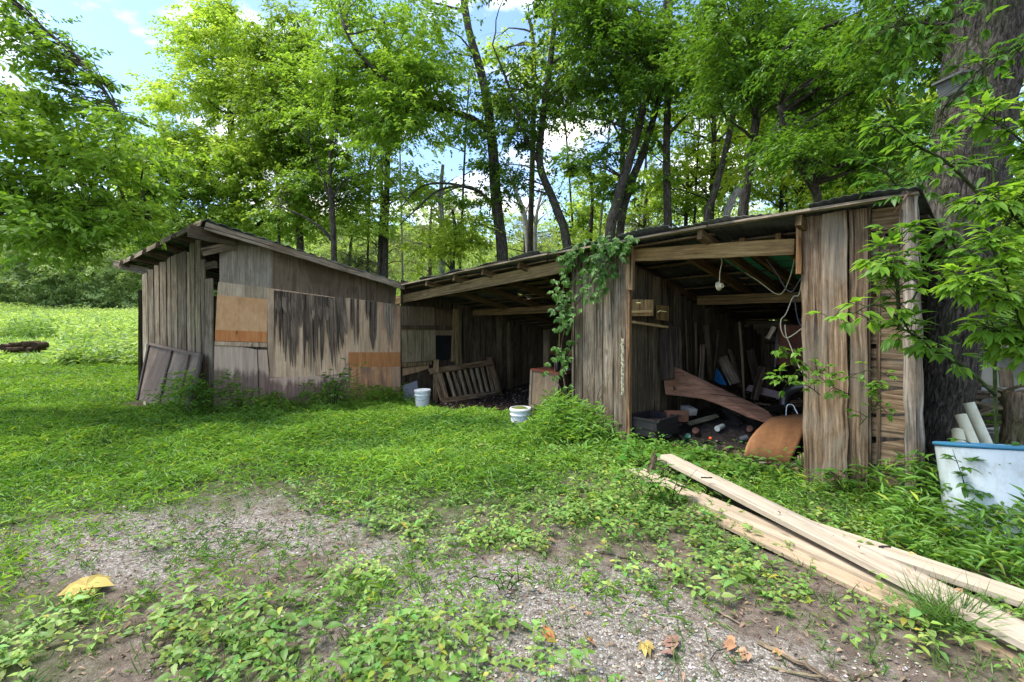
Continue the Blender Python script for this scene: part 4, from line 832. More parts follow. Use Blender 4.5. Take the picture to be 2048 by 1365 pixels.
mb = MB(); mb.board(P(1495, 775, 7.0), P(1565, 793, 6.7), .14, .01, (-.2, -.6, 1), 4, .01, (.5, .36, .36)); single(mb, 'wrapper', 'white', 'crumpled pale red streaked wrapper behind the brown board', 'wrapper')
mb = MB(); mb.board(P(1378, 848, 6.1), P(1435, 833, 6.3), .06, .03, (0, -.6, 1), 3, .006, (1.2, 1.3, 1.1)); single(mb, 'plank', 'grey_wood', 'short mossy grey plank below the big brown board', 'plank')
mb = MB(); mb.board(P(1448, 820, 6.3), P(1482, 850, 6.0), .07, .03, (0, -.8, 1), 3, .004, (1.5, 1.5, 1.8)); single(mb, 'plank', 'char_wood', 'black slanting plank in front of the big brown board', 'plank')
mb = MB()
for i in range(3): mb.board(P(1600+i*4, 950, 4.6), P(1596+i*5, 912-i*3, 4.6), .03, .02, (0, -1, 0), 2, .006, (1.5, 1.3, 1.1), w1=.008)
single(mb, 'broken_stub', 'grey_wood', 'splintered wood stub at foot of right pillar', 'stub')

# ------------------------------------------------------------------ lumber
def lumber(a, b, w_, th, lab, bow=0, tint=(1, 1, 1)):
    mb = MB(); a = Vector(a); b = Vector(b); mb.board(a, b, w_, th, (0, 0, 1), 12, .003, tint, bow=bow, skew=.008)
    single(mb, 'plank', 'fresh_lumber', lab, 'plank', 'long sawn planks in the grass', bevel=.003)
lumber((1.5, 4.72, .145), (2.5, 1.2, .10), .19, .036, 'topmost sawn plank with dark grain streaks, end raised on stake')
lumber((1.17, 4.56, .055), (2.74, 1.3, .04), .19, .034, 'sawn plank with orange tinted end below the topmost plank', tint=(.97, .93, .88))
lumber((2.02, 3.4, .055), (3.30, 1.5, .05), .17, .036, 'sawn plank emerging on far side of the topmost plank')
lumber((1.42, 3.8, .025), (2.55, 1.3, .02), .16, .03, 'thin orange sawn plank sunk in weeds nearest the camera', tint=(.9, .8, .7))
for px, py, lab in ((1410, 956, 'dark curled bark chip on upper end of topmost plank'), (1766, 1095, 'cluster of dark bark bits on far plank')):
    mb = MB()
    c = G(px, py, .19); mb.tube([c+Vector((rnd.uniform(-.02, .02)+i*.014-.03, rnd.uniform(-.012, .012), .004*(i % 2))) for i in range(6)], .006, 5)
    single(mb, 'bark_chip', 'char_wood', lab, 'bark')
mb = MB(); mb.tube(catmull([P(1296, 985, 4.35), P(1300, 950, 4.45), P(1306, 922, 4.5), P(1312, 905, 4.5)], 3), [.05, .045, .04, .036, .034, .03, .03, .03, .028, .02], 9, lump=.2, tint=(1.5, 1.2, 1.1)); single(mb, 'stake', 'bark', 'short broken bark covered stake propping the plank end', 'stake', smooth=False)

# ------------------------------------------------------------------ barrel, pipes, blocks at right
t = thing('plastic_barrel', 'white cut-off plastic barrel with blue rim standing in weeds', 'barrel')
bc = Vector((3.31, 3.18, -.12)); h = .765; mb = MB(); BAX = (0.04, .2, 1)
mb.lathe(bc, [(.262, 0), (.276, .03), (.28, .1), (.281, .3), (.289, .36), (.29, .4), (.283, .44), (.286, .6), (.288, h-.035), (.288, h-.03)], 48, axis=BAX); mb.lathe(bc, [(.28, h-.03), (.27, .4), (.26, .1), (.0001, .1)], 48, (.5, .5, .5), axis=BAX); mb.build('body', M['barrel'], t, smooth=True)
mb = MB(); mb.lathe(bc, [(.288, h-.026), (.297, h-.025), (.30, h-.013), (.296, h-.002), (.284, h), (.277, h-.008), (.277, h-.026)], 48, axis=BAX); mb.build('rim', M['blue'], t, smooth=True); place(t)
for i, (x0, y0, x1, y1, Y) in enumerate(((1937, 806, 1985, 915, 3.9), (1921, 830, 1958, 915, 3.8), (1915, 862, 1926, 915, 3.75))):
    mb = MB(); a = P(x0, y0, Y+.15); b = P(x1, y1, Y); b = b+(b-a).normalized()*.5; mb.tube([a, a.lerp(b, .5), b], .04, 16, tint=(.7, .7, .66)); single(mb, 'pipe', 'pvc', ('longest pale pipe leaning behind the barrel, uppermost', 'middle pale pipe leaning behind the barrel', 'shortest pale pipe next to the big trunk')[i], 'pipe', 'pale pipes behind the barrel', smooth=True)
def cinder(c, rz, lab, s=1):
    mb = MB(); Mx = Matrix.Rotation(rz, 3, 'Z'); c = Vector(c)
    mb.box(c+Mx @ Vector((0, -.085*s, 0)), .4*s, .03*s, .2*s, M=Mx); mb.box(c+Mx @ Vector((0, .085*s, 0)), .4*s, .03*s, .2*s, M=Mx)
    for x in (-.185, 0, .185): mb.box(c+Mx @ Vector((x*s, 0, 0)), .03*s, .142*s, .196*s, M=Mx)
    single(mb, 'cinder_block', 'concrete', lab, 'concrete block', 'concrete blocks behind the barrel')
cinder(P(1993, 880, 4.9), R(15), 'hollow concrete block just behind the blue rim'); cinder(P(1995, 790, 5.8), R(-20), 'hollow concrete block standing farther back by thin stem')
mb = MB(); tp = [P(2028, 905, 4.4), P(2032, 850, 4.4), P(2036, 810, 4.4), P(2040, 785, 4.4)]; mb.tube(catmull([Vector((tp[0].x, tp[0].y, -.1))]+tp, 3), [.14, .12, .11, .105, .1, .1, .1, .1, .1, .11, .12, .12, .1], 11, lump=.12, tint=(1.4, 1.3, 1.1)); single(mb, 'tree_stump', 'bark', 'short broken tree stump behind the barrel', 'stump', smooth=True)
mb = MB(); mb.panel([P(1965, 700, 7.5), P(2048, 722, 7.2), P(2140, 740, 7.0), P(2140, 850, 7.0), P(1965, 790, 7.5)], (-.3, -1, .2), .6, (.9, .9, .85)); mb.board(P(1960, 697, 7.5), P(2140, 738, 6.9), .08, .7, (-.3, -1, .2), 3, .004, (.7, .6, .5)); single(mb, 'lumber_bin', 'concrete', 'grey covered scrap bin in shade beyond the thin stem', 'bin')
for i in range(26):
    c = P(rnd.uniform(1925, 2060), rnd.uniform(780, 860), rnd.uniform(5, 7)); c.z = max(c.z, gz1(c.x, c.y)+.03); d = Vector((rnd.uniform(-1, 1), rnd.uniform(-.5, .5), rnd.uniform(-.1, .2))).normalized(); mb = MB() if i == 0 else mb
    mb.board(c-d*.5, c+d*.5, rnd.uniform(.04, .12), .03, (0, 0, 1), 2, .004, g(rnd.uniform(.6, 1.6)))
tag(mb.build('scrap_wood', M['dark_wood']), 'heap of old scrap boards behind the barrel', 'scrap heap', None, 'stuff')
# firewood far left
for i, (px, py) in enumerate(((18, 694), (38, 690), (62, 688), (80, 691), (28, 700), (50, 698), (72, 700))):
    c = G(px, 712, 0); c = P(px, py, c.y); mb = MB(); d = Vector((rnd.uniform(-.3, .3), 1, 0)).normalized(); mb.tube([c-d*.3, c+d*.3], rnd.uniform(.1, .15), 10, lump=.1, tint=(1.2, .9, .7)); single(mb, 'firewood_log', 'bark', ('leftmost cut log, top row of the field edge pile', 'second log from left, top row of the pile', 'third log from left, top row of the pile', 'rightmost log, top row of the pile', 'left log, bottom row of the pile', 'middle log, bottom row of the pile', 'right log, bottom row of the pile')[i], 'log', 'logs piled at the field edge')

# ================================================================== TREES
A_ = 'forest trees behind the shed'
# trees standing close behind the shed, trunks as seen
tree('tall vine-clad tree with long limb arching left over the roof valley', [(1005, 520, 11, .16), (992, 400, 11, .15), (985, 290, 11, .14), (968, 170, 11, .12), (930, 20, 11, .1), (905, -250, 11.2, .06)],
     [(640, 20, 960, 260, 9.5, 11.5, 26, .8, 560), (700, 120, 900, 300, 9.5, 10.5, 10, .6, 480), (640, -350, 1150, 10, 9.5, 12, 10, 1.1, 560), (900, 250, 1040, 480, 10.6, 11.3, 5, .4, 260)], .125, MIDG, vine=420, s=1.36,
     limbs=((.085, [(984, 268, 11), (940, 235, 10.7), (860, 214, 10.4), (790, 175, 10), (720, 110, 9.6), (690, 60, 9.4)]), (.05, [(840, 212, 10.3), (780, 235, 10), (720, 265, 9.8)]), (.045, [(978, 400, 11), (940, 375, 10.9), (880, 380, 10.7), (840, 412, 10.5), (800, 450, 10.3)]), (.04, [(965, 385, 11), (900, 368, 11), (840, 375, 11.2), (790, 430, 11.3)])), group=A_)
tree('leaning vine-covered tree just left of the grey pillar', [(1135, 500, 10.5, .12), (1110, 410, 10.6, .11), (1080, 330, 10.7, .1), (1085, 240, 10.8, .09), (1100, 130, 10.9, .08), (1118, -40, 11, .06)],
     [(990, 180, 1130, 420, 10, 11.5, 9, .6, 380), (1010, -50, 1250, 200, 9.5, 12, 16, .85, 520), (1000, -400, 1300, -60, 10, 12.5, 6, 1.1, 480)], .125, ((.04, .1, .018), (.12, .22, .03)), vine=600, group=A_, s=1.3,
     limbs=((.06, [(1080, 330, 10.7), (1050, 270, 10.6), (1020, 180, 10.4), (985, 90, 10.2)]),))
tree('dark curved tree rising above the grey pillar', [(1218, 490, 9.5, .13), (1236, 400, 9.6, .12), (1268, 290, 9.7, .105), (1290, 200, 9.8, .095), (1312, 100, 9.9, .08), (1345, -60, 10, .05)],
     [(1130, -40, 1340, 170, 8.8, 10.5, 22, .75, 520), (1150, 160, 1260, 380, 9.2, 10.5, 10, .5, 300), (1180, -400, 1500, -60, 9, 11.5, 6, 1.1, 480)], .12, DARKG, vine=330, group=A_, s=1.32)
tree('slender grey tree leaning beside the dark curved tree', [(1240, 470, 10.4, .11), (1262, 370, 10.4, .105), (1288, 300, 10.5, .09), (1318, 200, 10.6, .08), (1345, 90, 10.8, .06)],
     [(1250, 40, 1420, 200, 10, 12, 10, .7, 460)], .12, MIDG, vine=120, group=A_, s=1.25)
tree('straight upright tree with ivy at its foot', [(1336, 470, 13, .13), (1333, 330, 13, .12), (1335, 200, 13, .11), (1338, 60, 13, .1), (1345, -150, 13, .08)],
     [(1290, 30, 1520, 210, 12, 14, 14, .9, 480), (1290, 250, 1340, 400, 12.6, 13.2, 3, .4, 160)], .13, MIDG, vine=160, group=A_, limbs=((.05, [(1336, 270, 13), (1365, 240, 12.8), (1395, 215, 12.6), (1420, 205, 12.5)]),))
tree('thin tree leaning right, left of the darkest trunk', [(1412, 460, 12, .1), (1428, 390, 12, .095), (1450, 310, 12, .09), (1470, 210, 12, .08), (1500, 60, 12, .06)],
     [(1400, 0, 1560, 220, 11, 13, 14, .8, 460)], .12, MIDG, vine=90, group=A_)
tree('darkest straight trunk rising behind the right bay roof', [(1486, 445, 10.5, .125), (1498, 340, 10.5, .115), (1512, 240, 10.5, .105), (1520, 120, 10.5, .095), (1522, -60, 10.6, .07)],
     [(1420, -60, 1640, 210, 9, 11, 32, .8, 520), (1400, -420, 1750, -60, 9, 11.5, 7, 1.1, 480)], .12, DARKG, group=A_)
tree('pale grey trunk leaning right behind the darkest trunk', [(1448, 452, 12.5, .11), (1500, 350, 12.6, .1), (1552, 250, 12.8, .1), (1590, 150, 13, .09), (1625, 20, 13.2, .07)],
     [(1540, 60, 1720, 260, 12, 14, 12, .8, 460)], .13, MIDG, 'bark_pale', group=A_)
tree('tree with long dark limb reaching up to the right', [(1640, 430, 9, .08), (1600, 330, 9, .075), (1560, 210, 8.8, .07)],
     [(1560, 60, 1860, 330, 7.6, 9.2, 38, .62, 520), (1600, -200, 1900, 60, 7.5, 9.5, 6, .8, 480)], .105, ((.055, .15, .018), (.17, .32, .035)), group=A_, limbs=((.06, [(1540, 130, 8.8), (1600, 75, 8.6), (1700, 35, 8.3), (1790, -20, 8)]),))
tree('forked young tree between wing roof and valley', [(668, 520, 14.5, .11), (664, 420, 14.5, .1), (660, 350, 14.5, .085), (664, 270, 14.5, .075), (672, 180, 14.6, .05)],
     [(580, 230, 780, 420, 13.5, 16, 18, .8, 340), (560, 60, 720, 240, 13.5, 15.5, 12, .9, 420)], .13, MIDG, group=A_, limbs=((.06, [(664, 480, 14.5), (640, 455, 14.4), (600, 430, 14.3), (550, 410, 14.2)]), (.05, [(660, 400, 14.5), (640, 340, 14.5), (620, 290, 14.4)]), (.045, [(664, 400, 14.5), (690, 360, 14.5), (740, 345, 14.4)])))
# bright tall trees beyond
B_ = 'tall bright trees beyond the wing'
tree('tallest bright yellow-green tree above the wing roof', [(470, 470, 19, .2), (465, 300, 19, .17), (455, 150, 19, .12), (440, 30, 19, .06)],
     [(355, 10, 520, 190, 17.5, 20, 34, .85, 620), (300, 150, 640, 330, 17, 20, 60, .9, 600), (280, 300, 640, 470, 16, 19, 50, .9, 520)], .17, BRIGHT, group=B_, limbs=())
tree('bright feathery tree right of the tallest one', [(600, 480, 17, .15), (590, 300, 17, .13), (575, 120, 17, .08)],
     [(510, 20, 640, 220, 16, 18, 32, .8, 620), (500, 180, 720, 400, 15.5, 18, 44, .85, 480)], .15, ((.14, .25, .03), (.28, .4, .06)), group=B_)
tree('bushy bright tree over the wing left eave', [(360, 520, 17, .12), (350, 430, 17, .1), (340, 340, 17, .07)], [(230, 290, 420, 480, 15, 18, 26, 1.0, 560)], .15, ((.085, .18, .02), (.2, .33, .045)), group=B_)
for i, (x, y0, y1, lab) in enumerate(((760, 340, 470, 'round bright tree far behind the roof valley'), (905, 420, 500, 'yellow-green sapling behind the pale snag'), (1370, 280, 430, 'glowing bright tree behind the straight upright tree'), (1560, 230, 400, 'glowing bright tree behind the right bay roof'), (1680, 180, 380, 'widest glowing bright tree far behind right roof'), (1745, 300, 420, 'low bright tree behind shed right corner'), (1180, 330, 470, 'small bright tree behind the grey pillar roof'))):
    Y = (17, 15, 19, 18, 20, 15, 18)[i]; w_ = (110, 60, 100, 130, 150, 90, 60)[i]; n = (20, 8, 26, 34, 40, 26, 10)[i]
    tree(lab, [(x, 500, Y, .1), (x+5, (y0+y1)/2, Y, .08), (x, y0, Y, .04)], [(x-w_, y0, x+w_, y1, Y-1.5, Y+1.5, n, .95, 480)], .16, YEL if i in (1, 3, 4) else BRIGHT, group='bright trees on the slope')
for i, (x, y0, y1, Y, w_, n, lab) in enumerate(((760, 420, 560, 22, 90, 22, 'grey-green cedar above the roof valley'), (860, 400, 540, 25, 70, 16, 'grey-green cedar left of the vine-clad trunk'), (1050, 430, 540, 24, 70, 16, 'grey-green cedar right of the vine-clad trunk'), (1290, 380, 480, 20, 60, 12, 'grey-green cedar behind the grey pillar'), (1600, 330, 430, 22, 50, 8, 'grey-green cedar behind the right bay'), (700, 470, 560, 20, 50, 12, 'dark low cedar behind wing roof'))):
    tree(lab, [(x, 600, Y, .12), (x, (y0+y1)/2, Y, .1), (x+4, y0, Y, .03)], [(x-w_, y0, x+w_, y1, Y-1.5, Y+1.5, n, 1.0, 700)], .11, CEDAR, name='cedar_tree', cat='cedar', group='cedars on the slope', wl=.22)
for pts, lab in (([(884, 560, 16, .09), (884, 460, 16, .085), (882, 380, 16, .07), (886, 330, 16, .05)], 'bare pale dead trunk behind the roof valley'), ([(1058, 520, 22, .14), (1050, 440, 22, .12), (1030, 380, 22, .08), (1018, 340, 22, .03)], 'bleached bare dead tree leaning left against blue sky'), ([(1070, 520, 22, .1), (1072, 440, 22, .08), (1084, 380, 22, .03)], 'bleached bare dead tree leaning right against blue sky')):
    root = thing('dead_tree', lab, 'tree', group='dead bleached trees'); mb = MB(); mb.tube(catmull([P(a, b, Y) for a, b, Y, r in pts], 5), list(np.interp(np.linspace(0, 1, (len(pts)-1)*5+1), np.linspace(0, 1, len(pts)), [q[3] for q in pts])), 8, lump=.08)
    for k in range(7):
        i = rnd.randrange(1, len(pts)-1); a = P(*pts[i][:3])+Vector((0, 0, rnd.uniform(-.5, .6))); mb.tube(curve(a, a+Vector((rnd.uniform(-1.3, 1.3), 0, rnd.uniform(.4, 1.6))), .15, 4), [.04, .03, .02, .012, .006], 4, cap=False)
    mb.build('trunk', M['bark_pale'], root, smooth=True); place(root)
for lab, x, y0, y1, Y, w_, n, pal in (('tall leafy tree filling the gap left of the vine-clad trunk', 770, 30, 290, 17, 110, 26, BRIGHT), ('tall leafy tree between the two leaning vine trees', 1060, 30, 230, 17, 90, 16, BRIGHT), ('tall leafy tree behind the dark curved tree', 1240, 20, 300, 17, 100, 24, BRIGHT),
        ('tall bright leafy tree right of the upright ivy tree', 1420, 60, 410, 17, 130, 38, YEL), ('tall bright leafy tree behind the darkest trunk', 1600, 60, 410, 17, 140, 44, YEL), ('tall bright leafy tree left of the massive trunk', 1780, 80, 430, 15, 110, 36, YEL), ('tall bright leafy tree right of the massive trunk', 2010, 100, 620, 13, 100, 50, BRIGHT)):
    tree(lab, [(x, 520, Y, .13), (x+8, (y0+y1)/2, Y, .1), (x-4, y0, Y, .05)], [(x-w_, y0, x+w_, y1, Y-2, Y+2, n, .7, 380)], .15, pal, group='tall trees filling the wood')
for i, (x, lean, Y, top, pal_) in enumerate(((560, -8, 17, 200, 0), (735, 6, 19, 250, 0), (805, -5, 21, 230, 1), (920, 9, 18, 200, 0), (1150, -14, 19, 180, 0), (1195, 18, 18, 200, 1), (1270, 22, 21, 160, 0), (1300, -8, 22, 200, 0), (1385, 10, 18, 200, 0), (1465, 26, 19, 190, 1), (1580, -12, 17, 200, 0), (1640, 20, 19, 180, 0), (1700, 8, 16, 190, 0))):
    tree('slim young trunk '+('just left of the forked young tree', 'right of the forked young tree', 'above the middle of the roof valley', 'left of the vine-clad tree', 'right of the leaning vine tree', 'just behind the grey pillar creeper', 'between the curved and the upright tree', 'left of the upright ivy tree', 'right of the upright ivy tree', 'left of the darkest trunk', 'right of the darkest trunk', 'above the right pillar', 'above the side panel')[i], [(x, 540, Y, .055), (x+lean*.6, 400, Y, .05), (x+lean*1.2, 280, Y, .042), (x+lean*2.2, top-60, Y, .03)],
        [(x-50, top-40, x+lean*2+50, 330, Y-1, Y+1, 8, .6, 190)], .13, BRIGHT if i % 2 else MIDG, 'bark_pale' if pal_ else 'bark', group='slim trunks in the wood', nlimb=6)
# big trunk at right, leaf-laden branches from it overhead
root = tree('massive rough-barked tree leaning right beside the shed', [(1868, 960, 4.75, .2), (1878, 870, 4.75, .2), (1893, 760, 4.75, .23), (1905, 600, 4.75, .27), (1925, 400, 4.8, .31), (1952, 200, 4.9, .32), (1985, 0, 5, .32), (2020, -300, 5.2, .28), (2060, -700, 5.4, .2)],
     [(1750, -500, 2300, -60, 4.5, 7, 10, .9, 520), (1650, -60, 1900, 140, 5.5, 7.5, 12, .55, 420), (1880, 40, 2100, 300, 5.6, 7, 9, .5, 300)], .11, DARKG, 'bark_big', rich=True, nlimb=12)
for px, py, s, r in ((1903, 172, .22, 10), (1928, 158, .16, -20), (1888, 182, .14, 35)):
    pass
t = thing('bird_box', 'weathered grey box fixed high on the massive trunk', 'box'); c = P(1908, 176, 4.5); Mx = Matrix.Rotation(R(-12), 3, 'Y') @ Matrix.Rotation(R(20), 3, 'Z')
mb = MB(); mb.box(c, .2, .16, .14, M=Mx, tint=(.4, .42, .45)); mb.build('body', M['concrete'], t); mb = MB(); mb.box(c+Mx @ Vector((0, -.02, .085)), .26, .24, .02, M=Mx, tint=(.5, .52, .55)); mb.build('lid', M['concrete'], t); place(t)
# leafy branches of the tree at left, whose trunk is out of frame
tree('near tree with glossy leaves spreading in from left edge', [(-420, 700, 7.5, .25), (-380, 450, 7.5, .22), (-300, 200, 7.5, .18), (-260, -100, 7.5, .14)],
     [(-150, 180, 130, 480, 6.2, 8.2, 38, .55, 330), (60, 250, 310, 455, 6.6, 8.6, 34, .5, 330), (200, 300, 350, 420, 7.5, 9, 8, .4, 260), (-250, 60, 10, 240, 5.8, 7.5, 12, .5, 300), (20, 440, 230, 520, 6.5, 7.5, 8, .35, 200)], .12, MIDG, rich=True, nlimb=30, wl=.5,
     limbs=((.08, [(-330, 260, 7.5), (-200, 240, 7.3), (-60, 250, 7.2), (60, 300, 7.2), (180, 380, 7.4), (300, 440, 7.6)]), (.07, [(-340, 330, 7.5), (-150, 380, 7), (0, 430, 7), (110, 470, 7)])))
tree('dark leafy bough crossing blue sky at upper left', [(-300, -300, 6.5, .12), (-250, -320, 6.5, .1)], [(-60+i*42, -40+i*36, 10+i*42, 30+i*34, 5.8, 6.6, 4, .3, 190) for i in range(7)]+[(120, 100, 190, 230, 6, 6.5, 3, .28, 150)], .085, ((.09, .2, .025), (.22, .38, .05)), rich=True, ground=False, name='tree', nlimb=9,
     limbs=((.04, [(-280, -300, 6.5), (-100, -120, 6.3), (0, -20, 6.2), (90, 60, 6.2), (180, 140, 6.2), (240, 230, 6.2)]),))
# ------------------------------------------------------------------ saplings and creepers (big leaves)
def sapling(label, stems, leafy_to, n, size, pal, name='sapling', cat='sapling', group=None, wl=.42, spread=.12, r=.012, stemtint=(.6, 1, .4), droop=-.25, whorl=5):
    """stems: pixel polylines (px,py,Y); leaves in whorls on twigs along them"""
    root = thing(name, label, cat, group=group); mb = MB(); ps = []; ds = []; ns = []
    for st in stems:
        cp = catmull([P(*q) for q in st], 5); mb.tube(cp, list(np.linspace(r, r*.3, len(cp))), 6, tint=stemtint)
        m_ = max(2, int(n/len(stems)))
        for i in range(m_):
            k = rnd.uniform(leafy_to, 1)*(len(cp)-1); j = min(int(k), len(cp)-2); a = cp[j].lerp(cp[j+1], k-j); tw = (cp[j+1]-cp[j]).normalized()
            e = a+(tw*.5+Vector(tuple(rdir(1, .5)[0]))).normalized()*spread*rnd.uniform(.3, 1.2)
            mb.tube([a, a.lerp(e, .5)+Vector((0, 0, .01)), e], [.004, .003, .002], 3, tint=stemtint, cap=False)
            o_ = (e-a).normalized(); s_ = o_.cross(Vector((0, 0, 1))).normalized()
            for w_ in range(whorl):
                an = (w_-(whorl-1)/2)*(2.3/whorl)+rnd.uniform(-.15, .15); d = o_*math.cos(an)+s_*math.sin(an)+Vector((0, 0, droop+rnd.uniform(-.15, .15)))
                ps.append(e); ds.append(d); ns.append((rnd.gauss(0, .25), rnd.gauss(0, .25)-.1, 1))
    mb.build('stem', M['bark'], root, smooth=True)
    p = np.array([tuple(q) for q in ps]); L = size*rng.uniform(.6, 1.2, len(p))
    leafmesh('foliage', p, np.array([tuple(q) for q in ds]), np.array(ns), L, L*wl, tints(len(p), pal[0], pal[1], .2, p, 2), M['leaf'], root, True, .3, .3)
    return place(root)
sp_ = [((1990, 960, 3.3), (1988, 760, 3.3), (1985, 560, 3.3), (1980, 380, 3.3), (1960, 150, 3.3), (1900, -60, 3.2))]
sapling('tall thin green sapling stem in front of massive trunk', [((1996, 975, 3.5), (1990, 760, 3.5), (1988, 560, 3.5), (1985, 300, 3.5), (1960, 60, 3.5)), ((1990, 790, 3.5), (1930, 735, 3.3), (1870, 700, 3.2), (1830, 672, 3.1), (1800, 655, 3.1)), ((1800, 660, 3.1), (1795, 560, 3.1), (1800, 470, 3.2)),
        ((1988, 600, 3.5), (1930, 520, 3.2), (1890, 470, 3.1)), ((1986, 420, 3.5), (1900, 330, 3.3), (1830, 290, 3.2), (1780, 250, 3.1)), ((1990, 700, 3.5), (2060, 620, 3.0), (2100, 560, 2.9)), ((1988, 500, 3.5), (2040, 400, 3.1), (2090, 330, 3.0))],
        .25, 290, .095, ((.055, .155, .018), (.19, .36, .045)), r=.014)
sapling('leafy sapling branches with fanned leaves at right edge', [((2120, 900, 2.9), (2060, 700, 2.8), (2010, 560, 2.7), (1980, 480, 2.7)), ((2100, 560, 2.9), (2030, 430, 2.8), (1960, 400, 2.8)), ((2110, 700, 2.8), (2040, 620, 2.7), (1960, 580, 2.7), (1920, 570, 2.7)), ((2120, 400, 3), (2040, 280, 3), (1960, 230, 3)), ((2120, 800, 2.8), (2040, 690, 2.8), (1975, 655, 2.8))],
        .3, 250, .095, ((.085, .215, .02), (.26, .44, .05)), r=.01)
sapling('bright leafy branch reaching left across the plank pillar', [((1830, 680, 3.3), (1800, 640, 3.1), (1750, 610, 3.0), (1700, 630, 2.95), (1660, 640, 2.9)), ((1800, 630, 3.1), (1790, 560, 3.05), (1770, 520, 3)), ((1830, 560, 3.2), (1800, 520, 3.1), (1775, 530, 3.0)), ((1825, 600, 3.2), (1850, 560, 3.1), (1870, 555, 3.1))],
        .25, 52, .1, ((.085, .215, .02), (.26, .44, .05)), r=.007)
sapling('small lobed-leaf seedling branch at foot of right pillar opening', [((1640, 790, 3.9), (1610, 770, 3.85), (1570, 765, 3.8), (1558, 758, 3.8)), ((1700, 790, 3.9), (1660, 770, 3.9), (1600, 720, 3.85), (1585, 700, 3.85)), ((1790, 760, 3.6), (1740, 740, 3.7), (1680, 760, 3.8), (1640, 745, 3.85)), ((1720, 850, 3.8), (1760, 800, 3.7), (1750, 770, 3.7)), ((1555, 690, 3.9), (1575, 710, 3.9), (1600, 755, 3.9))],
        .1, 84, .062, ((.08, .2, .02), (.2, .36, .05)), wl=.6, spread=.09, r=.004)
sapling('dense canopy twigs with leaves hanging at top right corner', [((2120, -100, 4.2), (2000, -20, 4.2), (1880, 60, 4.2), (1820, 160, 4.2)), ((2120, 60, 4), (2000, 110, 4), (1900, 200, 4), (1850, 290, 4)), ((1990, -80, 4), (1850, 0, 4), (1780, 60, 4.1)), ((1980, 330, 3.9), (1880, 330, 3.9), (1810, 380, 3.9), (1770, 340, 3.9))], .1, 230, .1, ((.04, .125, .016), (.13, .28, .035)), r=.012, spread=.3)
# creeper on the grey pillar
root = thing('creeper', 'five-leaved creeper hanging over roof edge down the grey pillar', 'vine'); mb = MB(); ps = []; ds = []; ns = []
vs = [((1262, 492), (1220, 500), (1170, 498), (1140, 520), (1120, 560), (1112, 600)), ((1235, 495), (1190, 520), (1150, 560), (1128, 620), (1118, 660)), ((1200, 505), (1185, 560), (1160, 600), (1130, 640)), ((1255, 495), (1212, 540), (1195, 585)), ((1160, 500), (1135, 540), (1125, 590), (1120, 640), (1118, 720)), ((1240, 500), (1215, 490), (1150, 505), (1125, 530)),
      ((1140, 870), (1130, 780), (1122, 700), (1135, 640)), ((1150, 880), (1136, 800), (1128, 740), (1145, 690), (1140, 620)), ((1145, 860), (1125, 790), (1110, 740), (1118, 680))]
for k, st in enumerate(vs):
    cp = catmull([FP.at(a, b, .16+.06*rnd.random()) for a, b in st], 5); mb.tube(cp, [.007]*len(cp), 5, tint=(1.6, 1.2, .9) if k > 5 else (.9, 1.2, .5))
    for i in range(44 if k < 6 else 6):
        a = rnd.choice(cp if k < 6 else cp[8:])+Vector((rnd.gauss(0, .07), rnd.gauss(0, .05)-.05, rnd.gauss(0, .06))); o_ = Vector((rnd.uniform(-1, .4), rnd.uniform(-1, -.1), -.8)).normalized(); s_ = o_.cross(FN).normalized()
        for an in (-1.0, -.5, 0, .5, 1.0):
            d = o_*math.cos(an)+s_*math.sin(an); ps.append(tuple(a)); ds.append(tuple(d)); ns.append((rnd.gauss(-.2, .3), -.7+rnd.gauss(0, .2), .7))
mb.build('stem', M['bark'], root); p = np.array(ps); L = .076*rng.uniform(.6, 1.25, len(p)); leafmesh('foliage', p, np.array(ds), np.array(ns), L, L*.46, tints(len(p), (.04, .115, .02), (.13, .28, .04), .25, p, 3), M['leaf'], root, True, .25, .3); place(root)
mb = MB()
for i in range(16):
    a = FP.at(rnd.uniform(1140, 1200), 900, .1+rnd.random()*.15); mb.tube(curve(a, FP.at(rnd.uniform(1150, 1252), rnd.uniform(720, 850), .1+.1*rnd.random()), .12, 6), [.005]*5+[.003, .002], 4, tint=(2.2, 1.9, 1.5), cap=False)
single(mb, 'dry_stems', 'bark', 'bare dry pale stems fanned against the grey pillar foot', 'dead plant')
for lab, px, py, hh, n, Y in (('leafy bush sapling growing against the stained wing wall', 665, 822, .9, 42, 8.6), ('young broadleaf plant before the leaning metal panel', 392, 822, .62, 12, 7.7)):
    b = P(px, py, Y); sts = []
    for k in range(7 if n > 20 else 2): a = rnd.uniform(-1, 1); sts.append(((px+a*6, py, Y), (px+a*22, py-hh*60, Y-.1), (px+a*(78 if n > 20 else 8), py-hh*rnd.uniform(75, 118), Y-.1*rnd.random())))
    sapling(lab, sts, .25, n, .085 if n > 20 else .12, ((.05, .13, .02), (.13, .26, .045)), spread=.13, r=.006, wl=.55, whorl=4, droop=-.1)
